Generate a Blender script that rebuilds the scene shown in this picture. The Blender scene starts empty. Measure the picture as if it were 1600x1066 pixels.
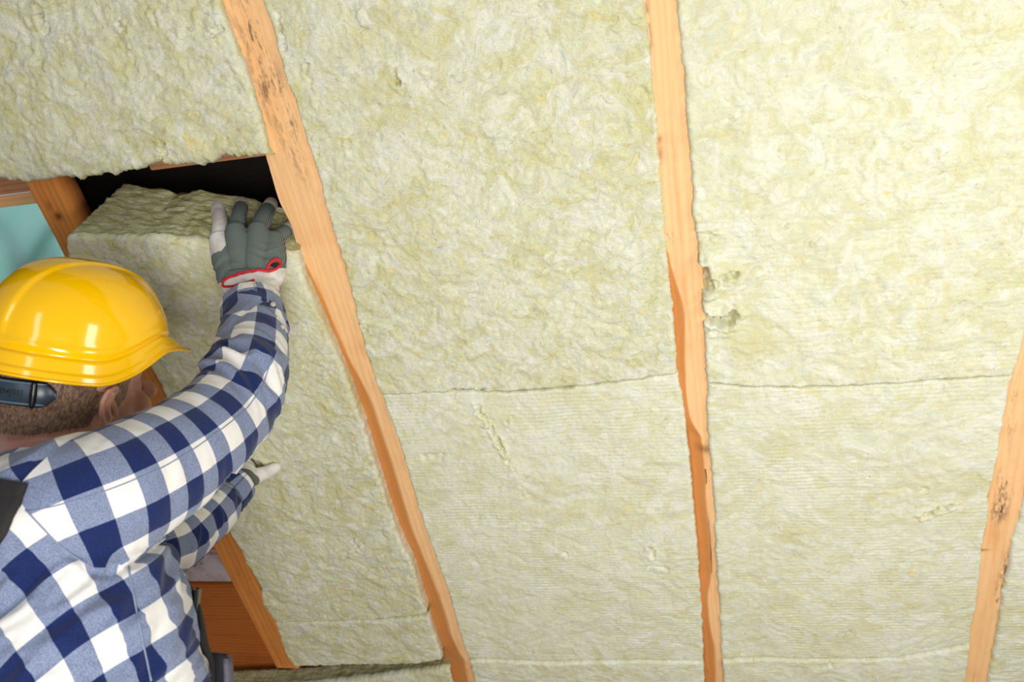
import bpy, bmesh, math, random
import numpy as np
from mathutils import Vector, Matrix
from mathutils.bvhtree import BVHTree

random.seed(4)
rng = np.random.RandomState(7)
scene = bpy.context.scene
C = scene.collection
R = math.radians

# ------------------------------------------------------------------ camera
CAM = Vector((0, 0, 1.35))
PITCH = R(15)
FPX = 28 / 36 * 1600
cd = bpy.data.cameras.new('camera')
cd.lens = 28; cd.sensor_width = 36; cd.clip_start = 0.02
cd.dof.use_dof = True; cd.dof.focus_distance = 1.33; cd.dof.aperture_fstop = 6.3
co = bpy.data.objects.new('camera', cd); C.objects.link(co)
co.location = CAM; co.rotation_euler = (R(90) + PITCH, 0, 0)
scene.camera = co

# ------------------------------------------------------------------ light
scene.view_settings.view_transform = 'Standard'
scene.view_settings.look = 'None'
scene.view_settings.gamma = 1
scene.view_settings.use_curve_mapping = False
scene.view_settings.exposure = 0.0
w = bpy.data.worlds.new('world'); scene.world = w; w.use_nodes = True
bg = w.node_tree.nodes['Background']
bg.inputs[0].default_value = (0.80, 0.88, 1.0, 1); bg.inputs[1].default_value = 0.31

def area(name, loc, target, sx, sy, power, col=(1, 1, 1)):
    l = bpy.data.lights.new(name, 'AREA'); l.shape = 'RECTANGLE'; l.size = sx; l.size_y = sy
    l.energy = power; l.color = col
    o = bpy.data.objects.new(name, l); C.objects.link(o); o.location = loc
    o.rotation_euler = (Vector(target) - Vector(loc)).to_track_quat('-Z', 'Y').to_euler()
    return o
area('softbox_lamp', (0.16, -0.30, 0.68), (0.30, 1.3, 1.55), 0.44, 0.85, 30.5, (1.0, 0.99, 0.97))
area('strip_lamp', (-0.62, -0.80, 1.50), (-0.5, 1.1, 1.6), 0.22, 1.0, 3.5, (0.95, 0.98, 1.0))
area('side_lamp', (1.35, -0.02, 1.30), (-0.3, 1.1, 1.6), 0.38, 0.9, 11, (1.0, 0.98, 0.96))

area('daylight', (-2.1, 3.0, 2.75), (-0.9, 1.3, 1.9), 2.4, 2.4, 3.6, (0.90, 1.0, 1.0))

# ------------------------------------------------------------------ geometry frame of the roof slope
ct, st = math.cos(PITCH), math.sin(PITCH)
def c2w(x, y, z):            # right, up, forward of the lens axis -> world direction
    return Vector((x, z * ct - y * st, z * st + y * ct))
def ray(px, py):
    return c2w((px - 800) / FPX, (533 - py) / FPX, 1.0)
def P(px, py, depth):
    return CAM + ray(px, py) * depth
DN = c2w(438, -2173, 1244).normalized()          # down the rafters
H = Vector((DN.y, -DN.x, 0)).normalized()        # along the eaves, to the right
UP = -DN
N = H.cross(DN).normalized()                     # out through the roof
if N.z < 0: N = -N
CD = 1.2
PM = Matrix(((H.x, UP.x, -N.x, CAM.x + N.x * CD), (H.y, UP.y, -N.y, CAM.y + N.y * CD),
             (H.z, UP.z, -N.z, CAM.z + N.z * CD), (0, 0, 0, 1)))
def uv(px, py, off=0.0):
    r = ray(px, py); t = (CD + off) / r.dot(N); p = r * t
    return p.dot(H), p.dot(UP)
def upoly(pts, off=0.0):     # pixel polyline -> u as a function of v
    a = np.array([uv(x, y, off) for x, y in pts]); i = np.argsort(a[:, 1]); a = a[i]
    def f(v):
        v = np.asarray(v, float)
        o = np.interp(v, a[:, 1], a[:, 0])
        s0 = (a[1, 0] - a[0, 0]) / (a[1, 1] - a[0, 1]) ; s1 = (a[-1, 0] - a[-2, 0]) / (a[-1, 1] - a[-2, 1])
        s0 = max(-.15, min(.15, s0)); s1 = max(-.15, min(.15, s1))
        o = np.where(v < a[0, 1], a[0, 0] + (v - a[0, 1]) * s0, o)
        return np.where(v > a[-1, 1], a[-1, 0] + (v - a[-1, 1]) * s1, o)
    return f
def vpoly(pts, off=0.0):
    a = np.array([uv(x, y, off) for x, y in pts]); i = np.argsort(a[:, 0]); a = a[i]
    return lambda u: np.interp(np.asarray(u, float), a[:, 0], a[:, 1])

# ------------------------------------------------------------------ noise
PERM = rng.permutation(4096)
def _h(ix, iy, seed):
    return PERM[(PERM[(ix + seed * 131) & 4095] + iy) & 4095]
def pn(x, y, seed=0):
    x = np.asarray(x, float); y = np.asarray(y, float)
    ix = np.floor(x).astype(int); iy = np.floor(y).astype(int); fx = x - ix; fy = y - iy
    def g(i, j, dx, dy):
        a = _h(i, j, seed) * (2 * np.pi / 4096 * 37); return np.cos(a) * dx + np.sin(a) * dy
    sx = fx * fx * fx * (fx * (fx * 6 - 15) + 10); sy = fy * fy * fy * (fy * (fy * 6 - 15) + 10)
    a = g(ix, iy, fx, fy); b = g(ix + 1, iy, fx - 1, fy); c = g(ix, iy + 1, fx, fy - 1); d = g(ix + 1, iy + 1, fx - 1, fy - 1)
    return 1.4 * ((a * (1 - sx) + b * sx) * (1 - sy) + (c * (1 - sx) + d * sx) * sy)
def fbm(x, y, seed=0, o=4, g=.5):
    r = 0; a = 1; s = 0
    for k in range(o):
        r = r + a * pn(x * 2 ** k, y * 2 ** k, seed + k * 7); s += a; a *= g
    return r / s * 1.3
def sstep(a, b, x):
    t = np.clip((x - a) / (b - a), 0, 1); return t * t * (3 - 2 * t)
def terr(n, k):
    m = n * k; f = np.floor(m); return (f + sstep(.25, .6, m - f)) / k

# ------------------------------------------------------------------ object helpers
def mesh_np(name, co_, faces, mats, smooth=True, midx=None):
    me = bpy.data.meshes.new(name)
    co_ = np.asarray(co_, np.float32)
    if isinstance(faces, np.ndarray):
        nf, k = faces.shape
        me.vertices.add(len(co_)); me.vertices.foreach_set('co', co_.ravel())
        me.loops.add(nf * k); me.loops.foreach_set('vertex_index', faces.ravel().astype(np.int32))
        me.polygons.add(nf); me.polygons.foreach_set('loop_start', (np.arange(nf) * k).astype(np.int32))
        me.update(calc_edges=True)
    else:
        me.from_pydata([tuple(map(float, c)) for c in co_], [], [tuple(int(i) for i in f) for f in faces])
    me.validate()
    for m in (mats if isinstance(mats, (list, tuple)) else [mats]): me.materials.append(m)
    me.polygons.foreach_set('use_smooth', [smooth] * len(me.polygons))
    if midx is not None: me.polygons.foreach_set('material_index', np.asarray(midx, np.int32))
    me.update()
    return me
def attr(me, name, vals):
    a = me.attributes.new(name, 'FLOAT', 'POINT'); a.data.foreach_set('value', np.asarray(vals, np.float32))
def link(name, me, parent=None, mat=None):
    o = bpy.data.objects.new(name, me); C.objects.link(o)
    if parent is not None: o.parent = parent
    if mat is not None: o.matrix_world = mat
    return o
def tag(o, label=None, cat=None, group=None, kind=None):
    if label: o['label'] = label
    if cat: o['category'] = cat
    if group: o['group'] = group
    if kind: o['kind'] = kind
    return o
def grid_faces(n, m, wrap=False):     # n rows of m
    i = np.arange(n - 1)[:, None]; j = np.arange(m if wrap else m - 1)[None, :]
    j2 = (j + 1) % m
    a = i * m + j; b = i * m + j2; c = (i + 1) * m + j2; d = (i + 1) * m + j
    return np.stack([a, b, c, d], -1).reshape(-1, 4)
def box_me(name, x0, x1, y0, y1, z0, z1, mat, bev=0.002):
    bm = bmesh.new(); bmesh.ops.create_cube(bm, size=1)
    for v in bm.verts:
        v.co = Vector(((x0 + x1) / 2 + v.co.x * (x1 - x0), (y0 + y1) / 2 + v.co.y * (y1 - y0), (z0 + z1) / 2 + v.co.z * (z1 - z0)))
    bmesh.ops.bevel(bm, geom=bm.edges[:], offset=bev, segments=2, affect='EDGES')
    me = bpy.data.meshes.new(name); bm.to_mesh(me); bm.free(); me.materials.append(mat); return me

# ------------------------------------------------------------------ materials
class NT:
    def __init__(s, name):
        s.m = bpy.data.materials.new(name); s.m.use_nodes = True; s.t = s.m.node_tree
        s.b = s.t.nodes['Principled BSDF']; s.o = s.t.nodes['Material Output']
    def n(s, typ, **kw):
        nd = s.t.nodes.new(typ)
        for k, v in kw.items():
            if k.startswith('i_'):
                key = k[2:]; key = int(key) if key.isdigit() else key
                s.put(nd.inputs[key], v)
            else: setattr(nd, k, v)
        return nd
    def put(s, inp, v):
        if isinstance(v, bpy.types.NodeSocket): s.t.links.new(v, inp)
        elif isinstance(v, bpy.types.Node): s.t.links.new(v.outputs[0], inp)
        else: inp.default_value = v
    def math(s, op, a, b=0.0, c=None, clamp=False):
        nd = s.t.nodes.new('ShaderNodeMath'); nd.operation = op; nd.use_clamp = clamp
        s.put(nd.inputs[0], a); s.put(nd.inputs[1], b)
        if c is not None: s.put(nd.inputs[2], c)
        return nd.outputs[0]
    def rng(s, v, a, b, c=0.0, d=1.0, smooth=True):
        nd = s.t.nodes.new('ShaderNodeMapRange'); nd.interpolation_type = 'SMOOTHSTEP' if smooth else 'LINEAR'
        s.put(nd.inputs[0], v); nd.inputs[1].default_value = a; nd.inputs[2].default_value = b
        nd.inputs[3].default_value = c; nd.inputs[4].default_value = d
        return nd.outputs[0]
    def noise(s, vec, scale, detail=3, rough=.55, dist=0.0):
        nd = s.t.nodes.new('ShaderNodeTexNoise'); s.put(nd.inputs['Vector'], vec)
        nd.inputs['Scale'].default_value = scale; nd.inputs['Detail'].default_value = detail
        nd.inputs['Roughness'].default_value = rough; nd.inputs['Distortion'].default_value = dist
        return nd
    def mix(s, f, a, b, mode='MIX'):
        nd = s.t.nodes.new('ShaderNodeMix'); nd.data_type = 'RGBA'; nd.blend_type = mode
        s.put(nd.inputs[0], f); s.put(nd.inputs[6], a); s.put(nd.inputs[7], b)
        return nd.outputs[2]
    def coords(s, kind='Object', scale=None):
        tc = s.t.nodes.new('ShaderNodeTexCoord').outputs[kind]
        if scale is None: return tc
        mp = s.t.nodes.new('ShaderNodeMapping'); s.put(mp.inputs[0], tc); mp.inputs[3].default_value = scale
        return mp.outputs[0]
    def vadd(s, a, b, k):
        v = s.t.nodes.new('ShaderNodeVectorMath'); v.operation = 'MULTIPLY_ADD'
        s.put(v.inputs[0], b); v.inputs[1].default_value = (k, k, k); s.put(v.inputs[2], a)
        return v.outputs[0]
    def vsub(s, a, c):
        v = s.t.nodes.new('ShaderNodeVectorMath'); v.operation = 'SUBTRACT'; s.put(v.inputs[0], a); v.inputs[1].default_value = c
        return v.outputs[0]
    def bump(s, h, strength=.5, dist=.005):
        nd = s.t.nodes.new('ShaderNodeBump'); s.put(nd.inputs['Height'], h)
        nd.inputs['Strength'].default_value = strength; nd.inputs['Distance'].default_value = dist
        s.t.links.new(nd.outputs[0], s.b.inputs['Normal']); return nd
    def att(s, name):
        nd = s.t.nodes.new('ShaderNodeAttribute'); nd.attribute_name = name; return nd.outputs['Fac']
    def base(s, v): s.put(s.b.inputs['Base Color'], v)
    def rough(s, v): s.put(s.b.inputs['Roughness'], v)
def lin(r, g, b):
    f = lambda c: (c / 255 / 12.92) if c / 255 <= .04045 else ((c / 255 + .055) / 1.055) ** 2.4
    return (f(r), f(g), f(b), 1)
def plain(name, col, rough=.6, metal=0, coat=0):
    t = NT(name); t.base(lin(*col)); t.rough(rough); t.b.inputs['Metallic'].default_value = metal
    t.b.inputs['Coat Weight'].default_value = coat
    return t.m

def wool_material(name, warm=0.0, ribs=0.5, edge=False):
    t = NT(name)
    co_ = t.coords('Object')
    w1 = t.noise(co_, 9, 3, .55).outputs['Color']
    v1 = t.vadd(co_, t.vsub(w1, (.5, .5, .5)), .16)
    w2 = t.noise(v1, 34, 3, .6).outputs['Color']
    v2 = t.vadd(v1, t.vsub(w2, (.5, .5, .5)), .035)
    big = t.noise(v1, 7, 6, .66).outputs[0]
    patch = t.noise(v2, 26, 6, .64).outputs[0]
    fine = t.noise(v2, 90, 6, .68).outputs[0]
    col = t.mix(t.rng(big, .36, .64), lin(216, 213, 170), lin(227, 227, 200))
    col = t.mix(t.rng(patch, .51, .60, 0, .70), col, lin(233, 233, 217))
    col = t.mix(t.rng(patch, .47, .38, 0, .60), col, lin(206, 200, 138))
    g = t.noise(v2, 38, 5, .62).outputs[0]
    col = t.mix(t.rng(g, .55, .64, 0, .6), col, lin(207, 210, 190))
    col = t.mix(t.rng(g, .44, .36, 0, .35), col, lin(214, 206, 140))
    yl = t.noise(v2, 60, 4, .6).outputs[0]
    col = t.mix(t.rng(yl, .63, .69, 0, .7), col, lin(228, 208, 112))
    col = t.mix(t.rng(fine, .43, .30, 0, .55), col, lin(160, 156, 104))
    fibc = t.noise(t.vadd(t.coords('Object', (1, 2.4, 1)), t.vsub(w2, (.5, .5, .5)), .05), 330, 4, .7).outputs[0]
    col = t.mix(t.rng(fibc, .46, .34, 0, .35), col, lin(172, 168, 122))
    col = t.mix(t.rng(fibc, .56, .68, 0, .4), col, lin(240, 240, 228))
    if warm: col = t.mix(t.rng(t.noise(v1, 6, 4, .6).outputs[0], .35, .7, warm * 1.2, warm * .55), col, lin(231, 233, 216))
    t.base(col); t.rough(.95)
    t.b.inputs['Specular IOR Level'].default_value = .12
    # flaky relief: terraces of warped noise and fine fibres
    m = t.math('MULTIPLY', patch, 9.0); fr = t.math('FRACT', m); fl = t.math('FLOOR', m)
    ter = t.math('MULTIPLY', t.math('ADD', fl, t.rng(fr, .2, .55)), 1 / 9.0)
    m2 = t.math('MULTIPLY', fine, 7.0); ter2 = t.math('MULTIPLY', t.math('ADD', t.math('FLOOR', m2), t.rng(t.math('FRACT', m2), .2, .7)), 1 / 7.0)
    fib = t.noise(t.vadd(t.coords('Object', (1, 2.2, 1)), t.vsub(w2, (.5, .5, .5)), .03), 260, 3, .65).outputs[0]
    h = t.math('ADD', t.math('MULTIPLY', ter, .8), t.math('MULTIPLY', ter2, .45))
    h = t.math('ADD', h, t.math('MULTIPLY', fib, .30))
    if ribs:
        wv = t.n('ShaderNodeTexWave', wave_type='BANDS', bands_direction='Y'); t.put(wv.inputs[0], t.vadd(co_, t.vsub(w1, (.5, .5, .5)), .02))
        wv.inputs['Scale'].default_value = 38; wv.inputs['Distortion'].default_value = 1.0; wv.inputs['Detail'].default_value = 2; wv.inputs['Detail Scale'].default_value = 3
        k = t.math('MULTIPLY', wv.outputs[1], t.rng(t.noise(co_, 4, 2).outputs[0], .40, .58))
        h = t.math('ADD', h, t.math('MULTIPLY', k, .07 * ribs))
    t.bump(h, .45 if warm else .68, .0055)
    return t.m
W_A = wool_material('mineral_wool_flaky', warm=.0, ribs=.25)
W_B = wool_material('mineral_wool_ribbed', warm=.26, ribs=2.6)
W_C = wool_material('mineral_wool_blotchy_ribbed', warm=.14, ribs=1.8)
def wool_edge():
    t = NT('mineral_wool_cut_edge')
    co_ = t.coords('Object', (1, 2.2, 5.0))
    w1 = t.noise(co_, 20, 3, .6).outputs['Color']
    v = t.vadd(co_, t.vsub(w1, (.5, .5, .5)), .05)
    a = t.noise(v, 24, 6, .65).outputs[0]; b = t.noise(v, 70, 5, .65).outputs[0]
    col = t.mix(t.rng(a, .38, .62), lin(170, 162, 106), lin(208, 206, 164))  # darker than the slab fronts: the upward face's shade is in the colour
    col = t.mix(t.rng(b, .44, .3, 0, .7), col, lin(136, 124, 74))
    col = t.mix(t.rng(b, .56, .7, 0, .5), col, lin(215, 216, 190))
    t.base(col); t.rough(.97); t.b.inputs['Specular IOR Level'].default_value = .1
    cf = t.noise(v, 220, 4, .7).outputs[0]; t.bump(t.math('ADD', t.math('ADD', a, t.math('MULTIPLY', b, .7)), t.math('MULTIPLY', cf, .3)), .8, .007)
    return t.m
W_E = wool_edge()

def wood_material(name, light, dark, grain=1.0, along='Y', rough=.7, wane=(226, 146, 72)):
    t = NT(name)
    sc = {'Y': (1, .09, 1), 'X': (.09, 1, 1)}[along]
    co_ = t.coords('Object', sc)
    w1 = t.noise(co_, 7, 3, .5).outputs['Color']
    v = t.vadd(co_, t.vsub(w1, (.5, .5, .5)), .045)
    wv = t.n('ShaderNodeTexWave', wave_type='BANDS', bands_direction='X' if along == 'Y' else 'Y')
    t.put(wv.inputs[0], v); wv.inputs['Scale'].default_value = 26; wv.inputs['Distortion'].default_value = 3.2
    wv.inputs['Detail'].default_value = 3; wv.inputs['Detail Scale'].default_value = 1.2
    n1 = t.noise(v, 60, 5, .65).outputs[0]
    n2 = t.noise(t.coords('Object'), 9, 3, .6).outputs[0]
    f = t.math('MULTIPLY', t.rng(wv.outputs[1], .35, 1.0), .32 * grain)
    f = t.math('ADD', f, t.rng(n1, .48, .72, 0, .30)); f = t.math('ADD', f, t.rng(n2, .5, .72, 0, .22), clamp=True)
    col = t.mix(f, lin(*light), lin(*dark))
    wn = t.att('wane'); col = t.mix(t.math('MULTIPLY', wn, .85), col, t.mix(t.rng(wv.outputs[1], .3, 1, 0, .5), lin(*wane), lin(*dark)))  # waney face tinted deeper: own timber tone plus its weaker light
    sm = t.att('smudge')
    sn = t.noise(t.coords('Object', (1, .22, 1)), 130, 4, .75).outputs[0]
    sn2 = t.noise(t.coords('Object', (1, .4, 1)), 30, 3, .7).outputs[0]
    sf = t.math('MULTIPLY', sm, t.rng(t.math('ADD', t.math('MULTIPLY', sn, .6), t.math('MULTIPLY', sn2, .4)), .47, .58), clamp=True)
    col = t.mix(t.math('MULTIPLY', sf, .85), col, lin(74, 62, 62))
    kn = t.att('knot'); col = t.mix(t.math('MULTIPLY', kn, .85), col, lin(120, 58, 22))
    t.base(col); t.rough(rough); t.b.inputs['Specular IOR Level'].default_value = .25
    fine = t.noise(t.coords('Object', (1, .3, 1)), 240, 4, .7).outputs[0]
    t.bump(t.math('ADD', t.math('MULTIPLY', fine, .5), t.math('ADD', t.math('MULTIPLY', wv.outputs[1], .2), n1)), .45, .0022)
    return t.m
WOOD_P = wood_material('peach_sawn_pine', (246, 198, 142), (220, 148, 82), .45)
WOOD_O = wood_material('orange_stained_pine', (226, 146, 70), (172, 94, 32), .8)
WOOD_OB = wood_material('orange_stained_board', (196, 112, 46), (148, 72, 22), .8, 'X')
WOOD_F = wood_material('varnished_window_pine', (242, 192, 132), (206, 142, 78), .8, 'X', .4)
WOOD_D = wood_material('shade_black_roof_boards', (22, 15, 11), (10, 7, 5), 1, 'X')  # near-black base puts the gap's shade into the boards' colour
WOOD_B = wood_material('brown_batten', (196, 140, 100), (130, 84, 56), 1, 'X')

# ------------------------------------------------------------------ insulation slabs
def slab(label, L, Rr, T, B, off=0.0, thick=.15, mat=W_A, seed=1, cracks=(), rough=1.0, offf=None, rear=None,
         res=.0028, jag=.004, group='mineral wool slabs in the roof slope', rad=.010, radside=.007, resid=None, ribamp=0.0, sag=0.0, jagt=None):
    Lf, Rf = upoly(L, off), upoly(Rr, off); Tf, Bf = vpoly(T, off), vpoly(B, off)
    u0 = np.mean([uv(x, y, off)[0] for x, y in T + B]); vt = float(Tf(u0)); vb = float(Bf(u0))
    Wd = float(Rf((vt + vb) / 2) - Lf((vt + vb) / 2)); Hd = vt - vb
    n = max(8, int(Hd / res)); m = max(8, int(Wd / res))
    t, s = np.meshgrid(np.linspace(0, 1, n), np.linspace(0, 1, m), indexing='ij')
    v = vb + (vt - vb) * t; u = u0 + 0 * t
    jt = jag if jagt is None else jagt; jo = 5 if jagt is None else 7
    for _ in range(5):
        l = Lf(v) + jag * fbm(v * 38, v * 0 + seed * 3.1, seed, 5, .65); r_ = Rf(v) + jag * fbm(v * 38, v * 0 + seed * 5.7 + 9, seed, 5, .65)
        u = l + (r_ - l) * s
        tt = Tf(u) + jt * fbm(u * 38, u * 0 + seed * 2.3, seed + 3, jo, .65); bb = Bf(u) + jt * fbm(u * 38, u * 0 + seed * 1.7, seed + 5, jo, .72)
        v = bb + (tt - bb) * t
    wx = fbm(u * 7, v * 7, seed + 11, 3) * .05; wy = fbm(u * 7, v * 7, seed + 17, 3) * .05
    a = fbm((u + wx) * 14, (v + wy) * 20, seed + 23, 4)
    wx2 = wx + fbm(u * 30, v * 30, seed + 31, 3) * .012; wy2 = wy + fbm(u * 30, v * 30, seed + 37, 3) * .012
    b = fbm((u + wx2) * 42, (v + wy2) * 60, seed + 41, 4, .6)
    z = .80 * rough * (.0030 * terr(a, 6) + .0030 * terr(b, 4) + .0012 * a + .0012 * fbm(u * 160, v * 200, seed + 51, 2)) + .004 * fbm(u * 3, v * 3, seed + 2, 2)
    z += ribamp * np.sin(v * 2 * np.pi / .0085 + 2.5 * wx * 40) * sstep(-.1, .25, fbm(u * 4, v * 4, seed + 71, 2))
    # tears and gouges: [(polyline px), width, depth]
    for pl, wd, dp in cracks:
        pp = np.array([uv(x, y, off) for x, y in pl]); dmin = np.full(u.shape, 9.)
        uu = u + fbm(u * 90, v * 90, seed + 61, 4) * .010; vv = v + fbm(u * 90, v * 90, seed + 67, 4) * .010
        for k in range(len(pp) - 1):
            p0 = pp[k]; d = pp[k + 1] - p0; q = np.clip(((uu - p0[0]) * d[0] + (vv - p0[1]) * d[1]) / (d @ d), 0, 1)
            dmin = np.minimum(dmin, np.hypot(uu - p0[0] - q * d[0], vv - p0[1] - q * d[1]))
        z -= dp * np.exp(-(dmin / wd) ** 2) * (1 + .5 * fbm(u * 60, v * 60, seed + 5, 2))
        z += dp * .25 * np.exp(-((dmin - wd * 2.2) / wd) ** 2)
    es = np.minimum(s, 1 - s) * Wd; et = np.minimum(t, 1 - t) * Hd
    for e, rd in ((es, radside), (et, rad)):
        q = np.clip(rd - e, 0, rd); z -= rd - np.sqrt(np.maximum(rd * rd - q * q, 0)) if rd else 0
    z -= off
    if offf is not None:
        dl = offf(s, t); z -= dl; k_ = (CD + off + dl) / (CD + off); u = u * k_; v = v * k_
    V = np.stack([u, v, z], -1).reshape(-1, 3)
    F = grid_faces(n, m)
    # walls going back into the bay
    idx = np.arange(n * m).reshape(n, m)
    ring = np.concatenate([idx[0, :], idx[1:, -1], idx[-1, -2::-1], idx[-2:0:-1, 0]])
    K = max(6, int(thick / .005)) if rear is not None else 8
    ru, rv, rz = u.ravel()[ring], v.ravel()[ring], z.ravel()[ring]
    sr, tr = s.ravel()[ring], t.ravel()[ring]
    cu, cv = ru.mean(), rv.mean()
    inx = np.where(sr < 1e-6, 1., np.where(sr > 1 - 1e-6, -1., 0)); iny = np.where(tr < 1e-6, 1., np.where(tr > 1 - 1e-6, -1., 0))
    eu, ev, ez = ru + inx * .012, rv + iny * .006, rz - thick
    if rear is not None:
        eu, ev, ez = rear(ru, rv, rz, sr, tr, eu, ev, ez)
    rows = [V]; prev = ring
    for k in range(1, K + 1):
        q = k / K; qq = min(1, q * 2.5)
        a_ = np.arange(len(ring))
        nz_ = fbm(a_ * .07 + seed, a_ * 0 + q * thick * 110, seed + 81, 5) * .0036 * (1 if rear is not None else .4)
        x = ru + (eu - ru) * (qq if rear is None else q) + inx * abs(nz_); y = rv + (ev - rv) * (qq if rear is None else q) - iny * nz_ * 1.5
        zz = rz + (ez - rz) * q
        if k == K and rear is not None: zz = zz + .006 * fbm(a_ * .05, a_ * 0 + 3, seed, 4)
        rows.append(np.stack([x, y, zz], -1))
    VV = np.concatenate(rows)
    base = n * m; L_ = len(ring); fs = [F]
    prev = ring
    for k in range(K):
        cur = base + k * L_ + np.arange(L_)
        fs.append(np.stack([prev, cur, np.roll(cur, -1), np.roll(prev, -1)], -1)); prev = cur
    nb = len(F)
    # back cap: fan to centre
    cen = len(VV); VV = np.concatenate([VV, [[prev_c for prev_c in (VV[prev][:, 0].mean(), VV[prev][:, 1].mean(), VV[prev][:, 2].mean())]]])
    cap = np.stack([prev, np.full(L_, cen), np.full(L_, cen), np.roll(prev, -1)], -1)[:, [0, 1, 3]]
    Fq = np.concatenate(fs)
    me = bpy.data.meshes.new('insulation_slab')
    nq, nt = len(Fq), len(cap)
    me.vertices.add(len(VV)); me.vertices.foreach_set('co', VV.astype(np.float32).ravel())
    me.loops.add(nq * 4 + nt * 3); me.loops.foreach_set('vertex_index', np.concatenate([Fq.ravel(), cap.ravel()]).astype(np.int32))
    me.polygons.add(nq + nt); me.polygons.foreach_set('loop_start', np.concatenate([np.arange(nq) * 4, nq * 4 + np.arange(nt) * 3]).astype(np.int32))
    me.update(calc_edges=True); me.validate()
    me.materials.append(mat); me.materials.append(W_E)
    mi = np.zeros(nq + nt, np.int32); tp = np.tile((tr > 1 - 1e-6) | (tr < 1e-6), K); mi[nb:nq] = tp; mi[nb:nb + L_] = 0; mi[nq:] = 1
    me.polygons.foreach_set('material_index', mi); me.polygons.foreach_set('use_smooth', [True] * (nq + nt)); me.update()
    o = link('insulation_slab', me, None, PM); tag(o, label, 'insulation', group)
    return o

A_L = [(318, -60), (340, 0), (357, 50), (375, 95), (395, 150), (412, 215), (425, 265), (441, 320), (460, 352), (470, 400), (482, 445), (500, 490), (525, 545), (550, 612), (578, 700), (596, 762), (618, 830), (634, 868), (645, 880), (650, 905), (660, 945), (680, 1000), (695, 1050), (700, 1066), (730, 1150)]
A_R = [(385, -60), (408, 0), (425, 50), (440, 110), (460, 160), (480, 230), (500, 290), (515, 350), (540, 430), (555, 490), (575, 570), (600, 630), (625, 700), (650, 790), (675, 860), (700, 930), (720, 1000), (735, 1040), (740, 1066), (765, 1150)]
A_M = [(470, 400), (500, 455), (545, 560), (578, 620), (615, 730), (644, 827), (666, 880), (694, 950), (705, 993), (729, 1041), (745, 1090)]
B_L = [(1003, -60), (1007, 0), (1012, 50), (1020, 120), (1027, 200), (1032, 280), (1040, 360), (1045, 420), (1053, 500), (1060, 590), (1069, 640), (1078, 720), (1085, 800), (1092, 880), (1098, 980), (1101, 1066), (1106, 1150)]
B_R = [(1050, -60), (1055, 0), (1060, 50), (1068, 110), (1072, 180), (1078, 250), (1083, 300), (1080, 325), (1088, 370), (1095, 430), (1100, 520), (1104, 600), (1105, 680), (1110, 720), (1115, 800), (1120, 900), (1126, 1000), (1130, 1066), (1135, 1150)]
B_M = [(1044, 400), (1055, 440), (1068, 475), (1071, 500), (1070, 560), (1072, 620), (1080, 665), (1104, 690), (1108, 720), (1105, 745), (1103, 775), (1111, 862), (1113, 897), (1105, 932), (1109, 976), (1117, 1015), (1119, 1066), (1124, 1150)]
C_L = [(1680, 200), (1640, 380), (1610, 490), (1597, 550), (1581, 600), (1572, 650), (1564, 687), (1557, 740), (1548, 779), (1544, 820), (1536, 858), (1533, 900), (1528, 945), (1520, 980), (1515, 1020), (1509, 1066), (1500, 1150)]
C_R = [(1745, 200), (1690, 400), (1655, 550), (1625, 670), (1600, 775), (1592, 810), (1581, 845), (1576, 890), (1565, 930), (1562, 960), (1553, 1010), (1543, 1066), (1532, 1150)]

D_R = [(102, 300), (125, 345), (150, 395), (182, 455), (205, 505), (236, 578), (248, 597), (262, 632), (300, 705), (348, 810), (364, 845), (374, 857), (383, 878), (396, 900), (407, 918), (409, 945), (427, 970), (435, 993), (444, 1022), (458, 1043), (468, 1080), (490, 1150)]
D_L = [(-95, 20), (40, 288), (100, 400), (172, 540), (250, 690), (330, 850), (430, 1041), (480, 1140)]

LOW = .95   # extra reach
slab('ragged-bottomed wool slab in the top left corner, hanging above the black gap', [(-230, -160), (-150, 120), (-110, 320)], A_L,
     [(-290, -220), (400, -220)], [(-150, 290), (0, 284), (50, 286), (88, 279), (125, 281), (160, 277), (205, 268), (245, 257), (262, 262), (318, 260), (345, 248), (385, 245), (415, 247), (440, 244)],
     off=-.022, thick=.10, mat=W_A, seed=3, rough=1.4, jagt=.013, rad=.016, radside=.008,
     cracks=[([(60, 10), (63, 45), (72, 48)], .0035, .010), ([(185, 40), (195, 48)], .003, .008), ([(318, 56), (350, 44)], .002, .008),
             ([(255, 225), (250, 262)], .003, .010), ([(238, 20), (243, 35)], .003, .008), ([(352, 215), (358, 228)], .002, .007)])

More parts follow.
